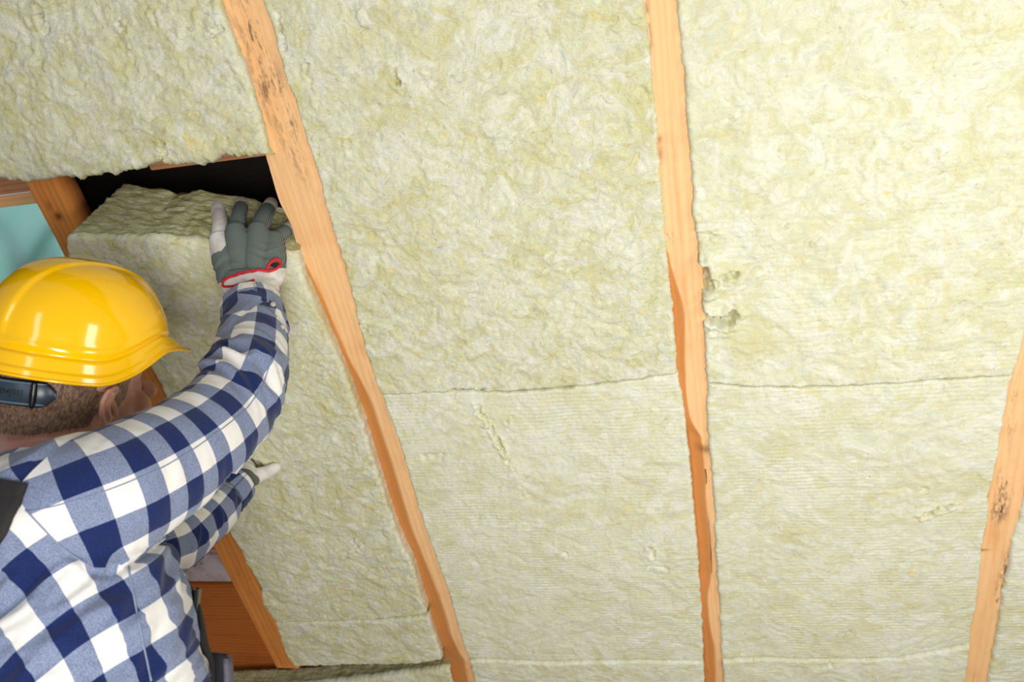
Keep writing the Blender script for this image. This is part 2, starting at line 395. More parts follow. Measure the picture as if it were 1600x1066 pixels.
def held_off(s, t):          # the slab is not yet pressed home: its head stands proud of the rafters
    return -(.075 - .062 * s) * sstep(.42, 1.0, t) ** 1.1
rearT = vpoly([(60, 300), (119, 296), (131, 288), (203, 287), (256, 296), (278, 303), (312, 297), (344, 301), (387, 310), (453, 328), (520, 340)], .075)
def held_rear(ru, rv, rz, sr, tr, eu, ev, ez):
    top = tr > 1 - 1e-6
    eu = np.where(top, ru + .030 * (1 - sr), eu)
    ev = np.where(top, rearT(eu), ev + 0)
    ez = np.where(top, -.075, ez)
    # side walls follow the top corner back
    side = (~top) & (tr > .01)
    ev = np.where(side, ev + (tr ** 6) * .02, ev)
    return eu, ev, ez
fo = -.055
slab('wool slab the worker is pushing in between two rafters, its cut upper edge standing proud',
     [(88, 340), (100, 372), (104, 400), (150, 440), (190, 490), (236, 578), (248, 597), (262, 632), (300, 705), (348, 810), (364, 845), (374, 857), (383, 878), (396, 900), (407, 918), (409, 945), (427, 970)],
     [(447, 330), (459, 380), (476, 445), (496, 490), (522, 545), (548, 612), (577, 700), (596, 762), (618, 830), (634, 866), (640, 872), (650, 905), (662, 950), (672, 985)],
     [(80, 372), (100, 370), (187, 371), (303, 374), (335, 380), (400, 385), (470, 398)], [(400, 972), (440, 974), (520, 972), (600, 970), (680, 962)],
     off=-.008, thick=.14, mat=W_A, seed=9, rough=1.15, offf=held_off, rear=held_rear, rad=.007,
     cracks=[([(372, 724), (385, 721), (405, 726)], .007, .025), ([(550, 845), (560, 860)], .003, .007), ([(245, 490), (262, 480)], .003, .006), ([(640, 868), (645, 885)], .002, .006)])
slab('short wool piece closing the foot of the bay left of the longest rafter', D_R, A_L,
     [(420, 973), (520, 973), (600, 971), (690, 964)], [(440, 1045), (520, 1042), (600, 1040), (650, 1040), (690, 1033), (710, 1036)],
     off=-.006, thick=.12, mat=W_A, seed=13, rough=1.1, rad=.008)
slab('wool slab along the bottom edge of the picture below the orange board', [(250, 1030), (270, 1200)], [(702, 1050), (735, 1150)],
     [(240, 1082), (355, 1079), (440, 1076), (560, 1064), (640, 1054), (690, 1046), (720, 1050)], [(260, 1180), (730, 1150)],
     off=.006, thick=.055, mat=W_A, seed=15, rough=1.2, rad=.012)
slab('large flaky wool slab in the middle bay above the joint', A_R, B_L, [(330, -230), (1010, -210)],
     [(560, 620), (640, 616), (700, 613), (745, 612), (800, 613), (880, 606), (940, 600), (1000, 592), (1055, 583), (1080, 582)],
     off=-.004, mat=W_A, seed=21, rough=1.1, rad=.0022, cracks=[([(619, 115), (621, 133)], .003, .012), ([(476, 100), (490, 160)], .002, .006), ([(705, 612), (760, 614)], .003, .007),
       ([(1000, 135), (1010, 145)], .002, .006), ([(432, 20), (444, 75)], .003, .006), ([(447, 150), (470, 215), (485, 255)], .0035, .007), ([(560, 500), (575, 520)], .002, .005)])
slab('wool slab in the middle bay below the joint, torn by a slanting crack', A_R, B_L,
     [(560, 617), (640, 615), (700, 613.5), (745, 613.5), (800, 615), (880, 608), (940, 602), (1000, 594), (1055, 585), (1080, 584)], [(690, 1032), (760, 1030), (860, 1034), (1000, 1032), (1120, 1032)],
     off=-.003, mat=W_B, seed=27, rough=.72, rad=.0022, ribamp=.0004,
     cracks=[([(744, 632), (752, 648), (760, 662)], .0026, .013), ([(766, 668), (780, 692), (788, 708)], .0030, .018), ([(790, 712), (806, 738)], .0016, .005), ([(664, 714), (690, 712)], .006, .004),
             ([(1017, 858), (1020, 870)], .004, .010), ([(1015, 884), (1045, 890)], .003, .005), ([(886, 858), (886, 872)], .002, .005), ([(795, 652), (792, 662)], .002, .006)])
slab('lowest wool slab in the middle bay at the bottom edge of the picture', A_R, B_L, [(690, 1035), (760, 1033), (860, 1037), (1000, 1035), (1120, 1035)], [(740, 1150), (1120, 1150)],
     off=-.006, mat=W_B, seed=33, rough=.8, rad=.007)
slab('broad wool slab in the right bay above the joint, gouged beside the rafter', B_R, C_L, [(1030, -220), (1800, -220)],
     [(1085, 597), (1106, 598), (1160, 603), (1250, 606), (1340, 602), (1420, 597), (1480, 592), (1560, 588), (1620, 584)],
     off=-.004, mat=W_C, seed=39, rough=.95, rad=.0022, ribamp=.0005,
     cracks=[([(1097, 425), (1100, 447)], .0085, .042), ([(1112, 437), (1132, 434), (1148, 430)], .004, .016), ([(1100, 497), (1118, 502), (1136, 505), (1146, 492)], .0058, .028), ([(1115, 514), (1124, 520)], .004, .010), ([(1092, 368), (1118, 368)], .004, .006)])
slab('wool slab in the right bay below the joint with a short dark tear at its right', B_R, C_L,
     [(1085, 599), (1106, 600), (1160, 605), (1250, 608), (1340, 604), (1420, 599), (1480, 594), (1560, 590), (1620, 586)], [(1115, 1030), (1170, 1028), (1300, 1030), (1400, 1028), (1470, 1016), (1530, 1004)],
     off=-.003, mat=W_B, seed=45, rough=.68, rad=.0022, ribamp=.0005,
     cracks=[([(1446, 806), (1462, 799), (1488, 791)], .0036, .018), ([(1353, 708), (1354, 711)], .002, .006), ([(1354, 747), (1356, 748)], .002, .006), ([(1440, 770), (1447, 765)], .003, .005)])
slab('lowest wool slab in the right bay at the bottom edge of the picture', B_R, C_L, [(1115, 1033), (1170, 1031), (1300, 1033), (1400, 1031), (1470, 1019), (1530, 1007)], [(1140, 1150), (1500, 1150)],
     off=-.005, mat=W_B, seed=51, rough=.8, rad=.008, cracks=[([(1174, 1030), (1190, 1025)], .004, .010), ([(1294, 1034), (1300, 1042)], .003, .006)])
slab('wool slab right of the rightmost rafter in the lower right corner', C_R, [(2120, -200), (2000, 600), (1860, 1150)], [(1650, -180), (2060, -180)], [(1520, 1150), (1880, 1150)],
     off=-.003, mat=W_B, seed=57, rough=.9, rad=.005)

# ------------------------------------------------------------------ rafters
def rafter(label, L, Rr, M=None, mat=WOOD_P, off=.004, v0=-2.35, v1=.75, depth=.19, smudges=(), knots=(), ext=.004, seed=1, notch=.0012):
    Lf = upoly(L, off); Rf = upoly(Rr, off) if Rr else (lambda q: Lf(q) + .066)
    v = np.arange(v0, v1, .005)
    l = Lf(v); r_ = Rf(v)
    k = 9; kern = np.ones(k) / k
    l = np.convolve(np.pad(l, k // 2, 'edge'), kern, 'valid') - ext; r_ = np.convolve(np.pad(r_, k // 2, 'edge'), kern, 'valid') + ext
    l += notch * fbm(v * 30, v * 0, seed, 4); r_ += notch * fbm(v * 30, v * 0 + 5, seed, 4)
    if M is not None:
        a = np.array([uv(x, y, off) for x, y in M]); i = np.argsort(a[:, 1]); a = a[i]
        m_ = np.interp(v, a[:, 1], a[:, 0]); fade = sstep(a[-1, 1] + .03, a[-1, 1], v); m_ = np.convolve(np.pad(m_, 5, 'edge'), np.ones(11) / 11, 'valid')
        m_ = l + (np.clip(m_, l + .002, r_ - .014) - l) * fade
        drop = np.maximum((m_ - l) * .75, .0002)
    else:
        m_ = l + .003; drop = np.full(len(v), .0025)
    nf = 8; cols = []; wan = []
    if M is not None: l = l * (CD + off + drop) / (CD + off)
    cols.append((l, -drop * 0 - depth)); wan.append(1)
    cols.append((l, -drop)); wan.append(1)
    for q in (.33, .66, .9): cols.append((l + (m_ - l) * q, -drop * (1 - q ** 1.15))); wan.append(1)
    for q in np.linspace(0, 1, nf + 1)[0:]:
        cols.append((m_ + (r_ - .0025 - m_) * q + .0015 * (q == 0), 0 * v + .0006 * fbm(v * 30, v * 0 + q * 4, seed + 2, 3))); wan.append(0)
    cols.append((r_, 0 * v - .003)); wan.append(0); cols.append((r_, 0 * v - depth)); wan.append(0)
    n, m = len(v), len(cols)
    U = np.stack([c[0] for c in cols], 1); Z = np.stack([c[1] for c in cols], 1) - off; Vv = np.repeat(v[:, None], m, 1)
    co_ = np.stack([U, Vv, Z], -1).reshape(-1, 3); F = grid_faces(n, m, True)
    caps = [tuple(range(m)), tuple(range((n - 1) * m, n * m))[::-1]]
    me = mesh_np('rafter', co_, [tuple(f) for f in F] + caps, mat, True)
    wa = np.repeat(np.array(wan, float)[None, :], n, 0) * (drop > .003)[:, None]
    attr(me, 'wane', wa.ravel())
    for nm, sp in (('smudge', smudges), ('knot', knots)):
        q = np.zeros(n * m)
        for x, y, ru, rv, k_ in sp:
            u_, v_ = uv(x, y, off); q = np.maximum(q, k_ * np.exp(-((co_[:, 0] - u_) / ru) ** 2 - ((co_[:, 1] - v_) / rv) ** 2))
        attr(me, nm, q)
    for e in me.edges: pass
    o = link('rafter', me, None, PM); tag(o, label, 'rafter', 'rafters of the roof slope'); return o
rafter('long peach rafter with grey mould streaks, running from top left to bottom centre', A_L, A_R, A_M, seed=2,
       smudges=[(395, 60, .02, .10, 1), (415, 130, .02, .07, .9), (440, 165, .018, .07, 1.1), (465, 245, .01, .04, .9), (448, 210, .02, .04, .6), (375, 20, .02, .07, .6)], knots=[(634, 868, .006, .005, 1.)])
rafter('nearly upright peach rafter in the centre right with a knot low down', B_L, B_R, B_M, seed=5,
       smudges=[(1012, 40, .003, .07, 1), (1046, 373, .01, .009, 1.5), (1100, 1060, .006, .012, 1.5)], knots=[(1102, 702, .014, .010, .8), (1031, 240, .006, .014, .6), (1031, 218, .004, .006, .8)])
rafter('peach rafter leaning in from the right edge with dark mould streaks', C_L, C_R, None, seed=8,
       smudges=[(1585, 640, .006, .05, 1.2), (1570, 760, .012, .06, 1.1), (1562, 795, .012, .03, 1.3), (1572, 900, .010, .06, 1.2), (1563, 930, .01, .05, 1)], knots=[(1536, 860, .01, .003, .8)])
Df = upoly(D_L, 0)
rafter('deep orange rafter beside the skylight, passing behind the worker', D_L, None, None, mat=WOOD_O, off=.02, depth=.045, v0=uv(440, 1044, .02)[1], seed=11,
       knots=[(91, 338, .008, .008, 1.3), (77, 322, .006, .01, .7)], ext=.0)

# roof deck behind everything, with the skylight opening left clear
def plane_box(name, u0, u1, v0, v1, z0, z1, mat, parent=None, bev=.002):
    return link(name, box_me(name, u0, u1, v0, v1, z0, z1, mat, bev), parent, PM if parent is None else None)
wl, wt = uv(-500, 300, .10)[0], uv(40, 290, .10)[1]
wr = uv(172, 540, .1)[0] + .03
wb = uv(300, 862, .10)[1]
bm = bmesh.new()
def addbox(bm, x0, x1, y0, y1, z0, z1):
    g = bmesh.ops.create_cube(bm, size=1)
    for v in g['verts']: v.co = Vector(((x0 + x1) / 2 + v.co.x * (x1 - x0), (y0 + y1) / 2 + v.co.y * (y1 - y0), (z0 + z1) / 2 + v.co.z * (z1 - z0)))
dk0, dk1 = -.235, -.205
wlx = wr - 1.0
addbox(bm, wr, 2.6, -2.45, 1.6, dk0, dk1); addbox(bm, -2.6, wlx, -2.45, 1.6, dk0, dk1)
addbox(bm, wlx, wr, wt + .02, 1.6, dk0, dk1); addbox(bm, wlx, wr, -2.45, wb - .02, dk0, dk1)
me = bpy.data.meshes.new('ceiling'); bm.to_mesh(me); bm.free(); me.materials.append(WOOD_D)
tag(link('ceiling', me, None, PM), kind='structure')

o = plane_box('trim_1', wr - .002, wr + .028, wb + .06, wt + .01, -.200, -.068, WOOD_D); tag(o, kind='structure')  # jamb shares the blackened wood that keeps the gap dark
# skylight
win = bpy.data.objects.new('window_1', None); C.objects.link(win); win.matrix_world = PM; tag(win, kind='structure')
def wpart(name, u0, u1, v0, v1, z0, z1, mat):
    return link(name, box_me(name, u0, u1, v0, v1, z0, z1, mat), win)
zf = -.11
vA, vB_, vC = uv(20, 299, .10)[1], uv(20, 304, .10)[1], uv(20, 325, .10)[1]
UL = wr - 1.0
wpart('window_frame', UL, wr, vC, vB_, zf - .05, zf, WOOD_F)
wpart('window_frame', UL, wr, wb, wb + .05, zf - .05, zf, WOOD_F)
wpart('window_frame', UL, UL + .05, wb + .05, vC, zf - .05, zf, WOOD_F)
wpart('window_frame', wr - .045, wr, wb + .05, vC, zf - .05, zf, WOOD_F)
WHITE = plain('white_paint', (240, 240, 245), .4)
wpart('weather_strip', UL, wr, vB_, vA, zf - .03, zf + .012, WHITE)
tgl = NT('misty_teal_glass')
nn = tgl.noise(tgl.coords('Object'), 6, 5, .6, .6).outputs[0]
n3 = tgl.noise(tgl.coords('Object'), 60, 3, .7).outputs[0]
cl = tgl.mix(tgl.rng(nn, .35, .65), lin(184, 246, 228), lin(204, 250, 236)); cl = tgl.mix(tgl.rng(n3, .68, .72, 0, .35), cl, lin(140, 196, 196))
tgl.base(cl); tgl.b.inputs['Transmission Weight'].default_value = 1.0; tgl.put(tgl.b.inputs['Roughness'], tgl.rng(nn, .3, .7, .30, .36)); tgl.b.inputs['IOR'].default_value = 1.1
wpart('window_glass', UL + .04, wr - .04, wb + .045, vC + .005, zf - .030, zf - .024, tgl.m)
head = plane_box('wooden_batten', UL, wr + .02, vA + .001, vA + .12, zf - .06, zf + .03, WOOD_B); tag(head, 'rough brown batten above the skylight, under the top left wool slab', 'board')
b2 = plane_box('wooden_batten', uv(300, 240, .1)[0] - .12, uv(415, 240, .1)[0] + .02, uv(380, 255, .1)[1], uv(380, 225, .1)[1] + .03, -.18, -.13, WOOD_B); tag(b2, 'brown batten showing inside the black gap next to the long rafter', 'board')

# boards left of the orange rafter, low down
tpl = NT('weathered_white_board')
co_ = tpl.coords('Object'); a = tpl.noise(co_, 22, 4, .6).outputs[0]; b = tpl.noise(co_, 60, 3, .6).outputs[0]
cc = tpl.mix(tpl.rng(a, .38, .7), lin(206, 194, 200), lin(178, 158, 158)); cc = tpl.mix(tpl.rng(b, .64, .70), cc, lin(110, 70, 50))
tpl.base(cc); tpl.rough(.7); tpl.bump(a, .4, .004)
v1_, v2_ = uv(340, 862, .107)[1], uv(340, 914, .107)[1]
ur_ = Df((v1_ + v2_) / 2) + .05
o = plane_box('window_sill_board', ur_ - .62, ur_ + .02, v2_ + .002, v1_, -.15, -.106, tpl.m, bev=.012); tag(o, 'stained whitish board below the skylight, behind the forearm', 'board')
o = plane_box('wooden_batten', ur_ - .62, ur_ + .02, v1_ + .004, v1_ + .05, -.14, -.106, WOOD_OB); tag(o, 'thin brown batten just above the whitish board', 'board')
v3_ = uv(380, 1046, .107)[1]
o = plane_box('wooden_plank', ur_ - .62, ur_ + .12, v3_ - .09, v2_ - .004, -.14, -.106, WOOD_OB, bev=.004); tag(o, 'wide orange stained plank below the whitish board at the lower left', 'board')
o = plane_box('trim_2', wlx - .02, wlx + .03, -1.5, wt - .01, -.2, -.02, WOOD_O); tag(o, kind='structure')

# branches outside the misty pane
BR = plain('bark', (120, 122, 112), .9)
tr = bpy.data.objects.new('tree', None); C.objects.link(tr); tag(tr, 'bare branches seen dimly through the misty skylight', 'tree')
def tube(pts, rad, seg=10):
    pts = [Vector(p) for p in pts]; n = len(pts); co2 = []
    T = [(pts[min(i + 1, n - 1)] - pts[max(i - 1, 0)]).normalized() for i in range(n)]
    e1 = T[0].orthogonal().normalized(); rad = rad if hasattr(rad, '__len__') else [rad] * n
    for i in range(n):
        e1 = (e1 - T[i] * e1.dot(T[i])).normalized(); e2 = T[i].cross(e1)
        for k in range(seg):
            a = 2 * math.pi * k / seg; co2.append(pts[i] + (e1 * math.cos(a) + e2 * math.sin(a)) * rad[i])
    F = [tuple(f) for f in grid_faces(n, seg, True)] + [tuple(range(seg))[::-1], tuple(range((n - 1) * seg, n * seg))]
    return co2, F
for pts, r0 in (([(-60, 520, 2.6), (30, 440, 2.5), (80, 360, 2.5), (130, 300, 2.4)], .05), ([(30, 440, 2.5), (20, 380, 2.5), (-20, 330, 2.4)], .035), ([(-80, 600, 2.7), (20, 480, 2.6), (90, 390, 2.6)], .03)):
    c3, F = tube([P(*p) for p in pts], [r0 * .42 * (1 - .2 * i) for i in range(len(pts))])
    link('branch', mesh_np('branch', c3, F, BR), tr)
# floor of the attic
tf = NT('dusty_floor_boards'); cx = tf.coords('Object', (1, .1, 1)); nz = tf.noise(cx, 8, 4).outputs[0]
tf.base(tf.mix(nz, lin(150, 120, 90), lin(180, 155, 125))); tf.rough(.8)
fl = link('floor', box_me('floor', -3, 3, -3.2, 2.9, -.05, 0, tf.m, .001)); tag(fl, kind='structure')

#PERSON#
# ================================================================== the worker
def capsule(bm, pts, rad, seg=20, flat=None):
    """tapered tube with round ends; flat=(axis, k) squashes the section along axis"""
    pts = [Vector(p) for p in pts]
    # resample smoothly
    n = len(pts)
    if n > 2:
        q = []; rr = []
        for i in range(n - 1):
            p0, p1, p2, p3 = pts[max(i - 1, 0)], pts[i], pts[i + 1], pts[min(i + 2, n - 1)]
            for k in range(6):
                t = k / 6
                q.append(.5 * ((2 * p1) + (p2 - p0) * t + (2 * p0 - 5 * p1 + 4 * p2 - p3) * t * t + (3 * p1 - p0 - 3 * p2 + p3) * t ** 3))
                rr.append(rad[i] * (1 - t) + rad[i + 1] * t)
        q.append(pts[-1]); rr.append(rad[-1]); pts, rad = q, rr; n = len(pts)
    T0 = (pts[1] - pts[0]).normalized(); T1 = (pts[-1] - pts[-2]).normalized()
    P_, R_ = [], []
    for a in (85, 60, 30): P_.append(pts[0] - T0 * rad[0] * math.sin(R(a))); R_.append(rad[0] * math.cos(R(a)))
    P_ += list(pts); R_ += list(rad)
    for a in (30, 60, 85): P_.append(pts[-1] + T1 * rad[-1] * math.sin(R(a))); R_.append(rad[-1] * math.cos(R(a)))
    co2, F = tube(P_, R_, seg)
    if flat:
        ax, k = flat; ax = ax.normalized(); c = []
        for i, p in enumerate(P_):
            for j in range(seg):
                d = co2[i * seg + j] - p; c.append(p + d - ax * d.dot(ax) * (1 - k))
        co2 = c
    vs = [bm.verts.new(c) for c in co2]
    for f in F: bm.faces.new([vs[i] for i in f])
def ellipsoid(bm, mat, c, r, rot=None):
    g = bmesh.ops.create_icosphere(bm, subdivisions=4, radius=1)
    for v in g['verts']:
        p = Vector((v.co.x * r[0], v.co.y * r[1], v.co.z * r[2]))
        if rot is not None: p = rot @ p
        v.co = mat @ (p + Vector(c))
def loft(bm, secs, e1, e2, seg=48, pw=2.3):
    """secs: (centre, half1, half2); superelliptic sections"""
    # interpolate
    n = len(secs); rows = []
    for i in range(n - 1):
        for k in range(5):
            t = k / 5; t = t
            g = lambda j: secs[max(0, min(n - 1, j))]
            def cr(a, b, c, d): return .5 * ((2 * b) + (c - a) * t + (2 * a - 5 * b + 4 * c - d) * t * t + (3 * b - a - 3 * c + d) * t ** 3)
            rows.append(tuple(cr(g(i - 1)[q], g(i)[q], g(i + 1)[q], g(i + 2)[q]) for q in range(3)))
    rows.append(secs[-1])
    co2 = []
    for c, a, b in rows:
        for k in range(seg):
            th = 2 * math.pi * k / seg; cs, sn = math.cos(th), math.sin(th)
            x = abs(cs) ** (2 / pw) * (1 if cs > 0 else -1); y = abs(sn) ** (2 / pw) * (1 if sn > 0 else -1)
            co2.append(c + e1 * a * x + e2 * b * y)
    m = len(rows)
    vs = [bm.verts.new(c) for c in co2]
    for f in grid_faces(m, seg, True): bm.faces.new([vs[i] for i in f])
    bm.faces.new(vs[:seg][::-1]); bm.faces.new(vs[-seg:])
    return rows
def remesh(bm, voxel, smooth=4, name='tmp'):
    bmesh.ops.recalc_face_normals(bm, faces=bm.faces[:])
    me = bpy.data.meshes.new(name); bm.to_mesh(me); bm.free()
    o = bpy.data.objects.new(name, me); C.objects.link(o)
    r = o.modifiers.new('r', 'REMESH'); r.mode = 'VOXEL'; r.voxel_size = voxel
    if smooth: s = o.modifiers.new('s', 'SMOOTH'); s.iterations = smooth; s.factor = .6
    dg = bpy.context.evaluated_depsgraph_get(); dg.update()
    out = bpy.data.meshes.new_from_object(o.evaluated_get(dg))
    bpy.data.objects.remove(o); bpy.data.meshes.remove(me)
    out.name = name
    return out
def getco(me):
    a = np.empty(len(me.vertices) * 3, np.float32); me.vertices.foreach_get('co', a); return a.reshape(-1, 3).astype(float)
def getno(me):
    a = np.empty(len(me.vertices) * 3, np.float32); me.vertices.foreach_get('normal', a); return a.reshape(-1, 3).astype(float)
def setco(me, a): me.vertices.foreach_set('co', np.asarray(a, np.float32).ravel()); me.update()
def bvh(me):
    me.calc_loop_triangles()
    return BVHTree.FromPolygons([v.co.copy() for v in me.vertices], [tuple(t.vertices) for t in me.loop_triangles])
def V2(a): return np.array(a, float)

FEET = Vector((-.50, .98, 0))
person = bpy.data.objects.new('person', None); C.objects.link(person); person.location = FEET
tag(person, 'person in yellow hard hat and blue checked shirt pushing wool into the roof', 'person')
def ppart(name, me, mat=None, parent=None):
    if mat is not None:
        for m in (mat if isinstance(mat, (list, tuple)) else [mat]): me.materials.append(m)
    me.polygons.foreach_set('use_smooth', [True] * len(me.polygons))
    me.name = name
    o = bpy.data.objects.new(name, me); C.objects.link(o)
    if parent is None: o.parent = person; o.matrix_parent_inverse = Matrix.Translation(-FEET)
    else: o.parent = parent
    return o

# head frame ----------------------------------------------------------------
HC = P(110, 621, 1.09)
F_ = Vector((.40, .88, .23)).normalized()
UH = Vector((.23, -.16, 1)); U_ = (UH - F_ * F_.dot(UH)).normalized()
R_h = F_.cross(U_).normalized()
HM = Matrix(((F_.x, R_h.x, U_.x, HC.x), (F_.y, R_h.y, U_.y, HC.y), (F_.z, R_h.z, U_.z, HC.z), (0, 0, 0, 1)))
HAT_M = HM.copy()
HM = HM @ Matrix.Rotation(R(-15), 4, 'Y')
def hp(f, r, u): return HM @ Vector((f, r, u))

# limbs: pixel, pixel, depth, radius -----------------------------------------
ARM_R = [(60, 815, .880, .080), (110, 792, .885, .076), (170, 768, .912, .0745), (235, 735, .96, .0715), (300, 693, 1.02, .066), (350, 648, 1.08, .061), (382, 594, 1.14, .0575), (394, 540, 1.21, .0530), (397, 512, 1.25, .0480), (396, 496, 1.27, .045)]
ARM_L = [(10, 790, 1.17, .075), (90, 835, 1.23, .066), (180, 866, 1.31, .056), (252, 858, 1.38, .053), (292, 834, 1.44, .049), (332, 797, 1.515, .046), (343, 785, 1.54, .042)]
def path(A): return [P(a, b, c) for a, b, c, d in A], [d for *_, d in A]
TR = Vector((.65, -.75, 0)).normalized(); TF = Vector((.75, .65, 0)).normalized()
TS = [(Vector((-.51, .99, .86)), .175, .130), (Vector((-.505, .99, .98)), .170, .130), (Vector((-.505, .99, 1.10)), .172, .138), (Vector((-.518, 1.0, 1.22)), .182, .138),
      (Vector((-.55, 1.01, 1.32)), .188, .126), (Vector((-.585, 1.02, 1.40)), .175, .108), (Vector((-.60, 1.03, 1.428)), .130, .085), (Vector((-.60, 1.035, 1.452)), .080, .065)]
neck0 = Vector((-.60, 1.035, 1.40)); neck1 = hp(-.025, 0, -.045)

# ---- body (one continuous skin) ----
bm = bmesh.new()
ellipsoid(bm, HM, (-.008, 0, .035), (.098, .078, .090)); ellipsoid(bm, HM, (-.030, 0, .0), (.074, .069, .075))
ellipsoid(bm, HM, (.035, 0, -.030), (.060, .062, .078)); ellipsoid(bm, HM, (.052, 0, -.078), (.042, .046, .032))
ellipsoid(bm, HM, (.066, 0, .035), (.032, .055, .040)); ellipsoid(bm, HM, (.078, 0, .018), (.018, .046, .010))
for s in (-1, 1):
    ellipsoid(bm, HM, (.065, .040 * s, -.028), (.026, .022, .024))
    ellipsoid(bm, HM, (.030, .052 * s, -.062), (.034, .014, .024))
for s in (-1, 1): ellipsoid(bm, HM, (.0705, .031 * s, .003), (.0145, .017, .013))
capsule(bm, [hp(.090, 0, .012), hp(.110, 0, -.012), hp(.126, 0, -.030)], [.007, .0095, .0135], 14)
for s in (-1, 1): capsule(bm, [hp(.103, .010 * s, -.031), hp(.100, .013 * s, -.033)], [.007, .006], 10)
capsule(bm, [hp(.090, -.022, -.060), hp(.100, 0, -.056), hp(.090, .022, -.060)], [.004, .0062, .004], 10)
capsule(bm, [hp(.088, -.020, -.067), hp(.098, 0, -.069), hp(.088, .020, -.067)], [.004, .0066, .004], 10)
ellipsoid(bm, HM, (.086, 0, -.092), (.018, .022, .015))
capsule(bm, [neck0, neck0.lerp(neck1, .5), neck1], [.070, .064, .060], 28)
for s in (-1, 1):      # ears: rim, inner fold, lobe
    q = [(.012, .078, .020), (.004, .088, .030), (-.012, .093, .031), (-.023, .094, .018), (-.024, .092, .000), (-.017, .087, -.018), (-.004, .080, -.031)]
    capsule(bm, [hp(f, r * s, u) for f, r, u in q], [.0036, .004, .0042, .0044, .0042, .0042, .0056], 10)
    capsule(bm, [hp(.010, .074 * s, .018), hp(-.008, .082 * s, .008), hp(-.006, .079 * s, -.014)], [.005, .0055, .006], 10)
    capsule(bm, [hp(.008, .076 * s, .004), hp(.007, .077 * s, -.012)], [.004, .005], 8)
loft(bm, [(c, a - .030, b - .030) for c, a, b in TS], TR, TF)
for A in (ARM_R, ARM_L):
    p_, r_ = path(A); capsule(bm, p_, [x * (.66 if i < 7 else .6) for i, x in enumerate(r_)], 20)
for s in (-1, 1):
    hip = Vector((-.52, .98, .90)) + TR * .095 * s
    capsule(bm, [hip, hip + Vector((-.01, .0, -.42)), hip + TR * .02 * s + Vector((-.02, -.02, -.80))], [.088, .056, .040], 20)
    capsule(bm, [hip + TR * .02 * s + Vector((-.02, -.02, -.83)), hip + TR * .03 * s + TF * .13 + Vector((-.02, -.02, -.85))], [.038, .03], 16)
# bare hands sit inside the gloves; defined below, roots only
def hand_joints(side):
    if side > 0:
        wr_ = [(366, 436, 1.352), (382, 436, 1.350), (404, 434, 1.348), (422, 428, 1.352)]
        kn = [(344, 376, 1.372), (369, 362, 1.368), (403, 361, 1.370), (428, 376, 1.376)]
        fi = [[(345, 352, 1.395), (342, 331, 1.432), (341, 322, 1.450)], [(373, 338, 1.398), (377, 322, 1.440), (378, 316, 1.460)],
              [(412, 339, 1.400), (421, 324, 1.440), (424, 318, 1.462)], [(441, 366, 1.392), (452, 357, 1.412), (458, 352, 1.428)]]
        rad = [.0135, .0125, .0138, .0125]
        th = [(368, 424, 1.372), (356, 404, 1.385), (352, 386, 1.388)]
    else:
        wr_ = [(378, 757, 1.600), (371, 753, 1.612), (363, 748, 1.622), (357, 744, 1.630)]
        kn = [(386, 732, 1.665), (376, 724, 1.668), (366, 718, 1.668), (357, 716, 1.666)]
        fi = [[(374, 706, 1.668), (366, 690, 1.672), (360, 680, 1.674)], [(366, 700, 1.668), (356, 682, 1.672), (350, 672, 1.674)],
              [(355, 697, 1.668), (345, 682, 1.672), (340, 672, 1.674)], [(346, 702, 1.666), (338, 692, 1.67), (333, 686, 1.672)]]
        rad = [.0125, .0125, .0125, .0115]
        th = [(383, 752, 1.628), (398, 745, 1.652), (414, 739, 1.664), (430, 731, 1.672)]
    return wr_, kn, fi, rad, th
def hand_into(bm, side, k=1.0, pal=1.0):
    wr_, kn, fi, rad, th = hand_joints(side)
    for i in range(4):
        pr = .026 if side > 0 else .022
        capsule(bm, [P(*wr_[i]), P(*wr_[i]).lerp(P(*kn[i]), .55), P(*kn[i])], [pr * pal, pr * .95 * pal, (.0185 if side > 0 else .018) * pal], 16)
        capsule(bm, [P(*kn[i])] + [P(*j) for j in fi[i]], [rad[i] * 1.22 * k, rad[i] * 1.06 * k, rad[i] * k, rad[i] * .88 * k], 14)
    capsule(bm, [P(*j) for j in th], [.021 * k, .017 * k, .014 * k, .0125 * k][:len(th)], 16)
for s in (1, -1): hand_into(bm, s, .72, .72)
body = remesh(bm, .0034, 3, 'body')
SK = NT('skin')
cx = SK.coords('Object'); a = SK.noise(cx, 28, 4, .6).outputs[0]; b = SK.noise(cx, 260, 3, .7).outputs[0]
SK.base(SK.mix(SK.rng(a, .35, .65), lin(200, 140, 116), lin(214, 160, 136))); SK.rough(.5)
SK.b.inputs['Subsurface Weight'].default_value = .12; SK.b.inputs['Subsurface Radius'].default_value = (.012, .004, .002); SK.b.inputs['Subsurface Scale'].default_value = .6
SK.bump(b, .2, .001)
bo = ppart('body', body, SK.m)

# eyes
for s in (-1, 1):
    bm = bmesh.new(); ellipsoid(bm, HM, (.0760, .031 * s, .001), (.0105, .0105, .0105)); me = bpy.data.meshes.new('eye'); bm.to_mesh(me); bm.free()
    ppart('eye', me, plain('eye_white', (225, 220, 215), .2), bo)

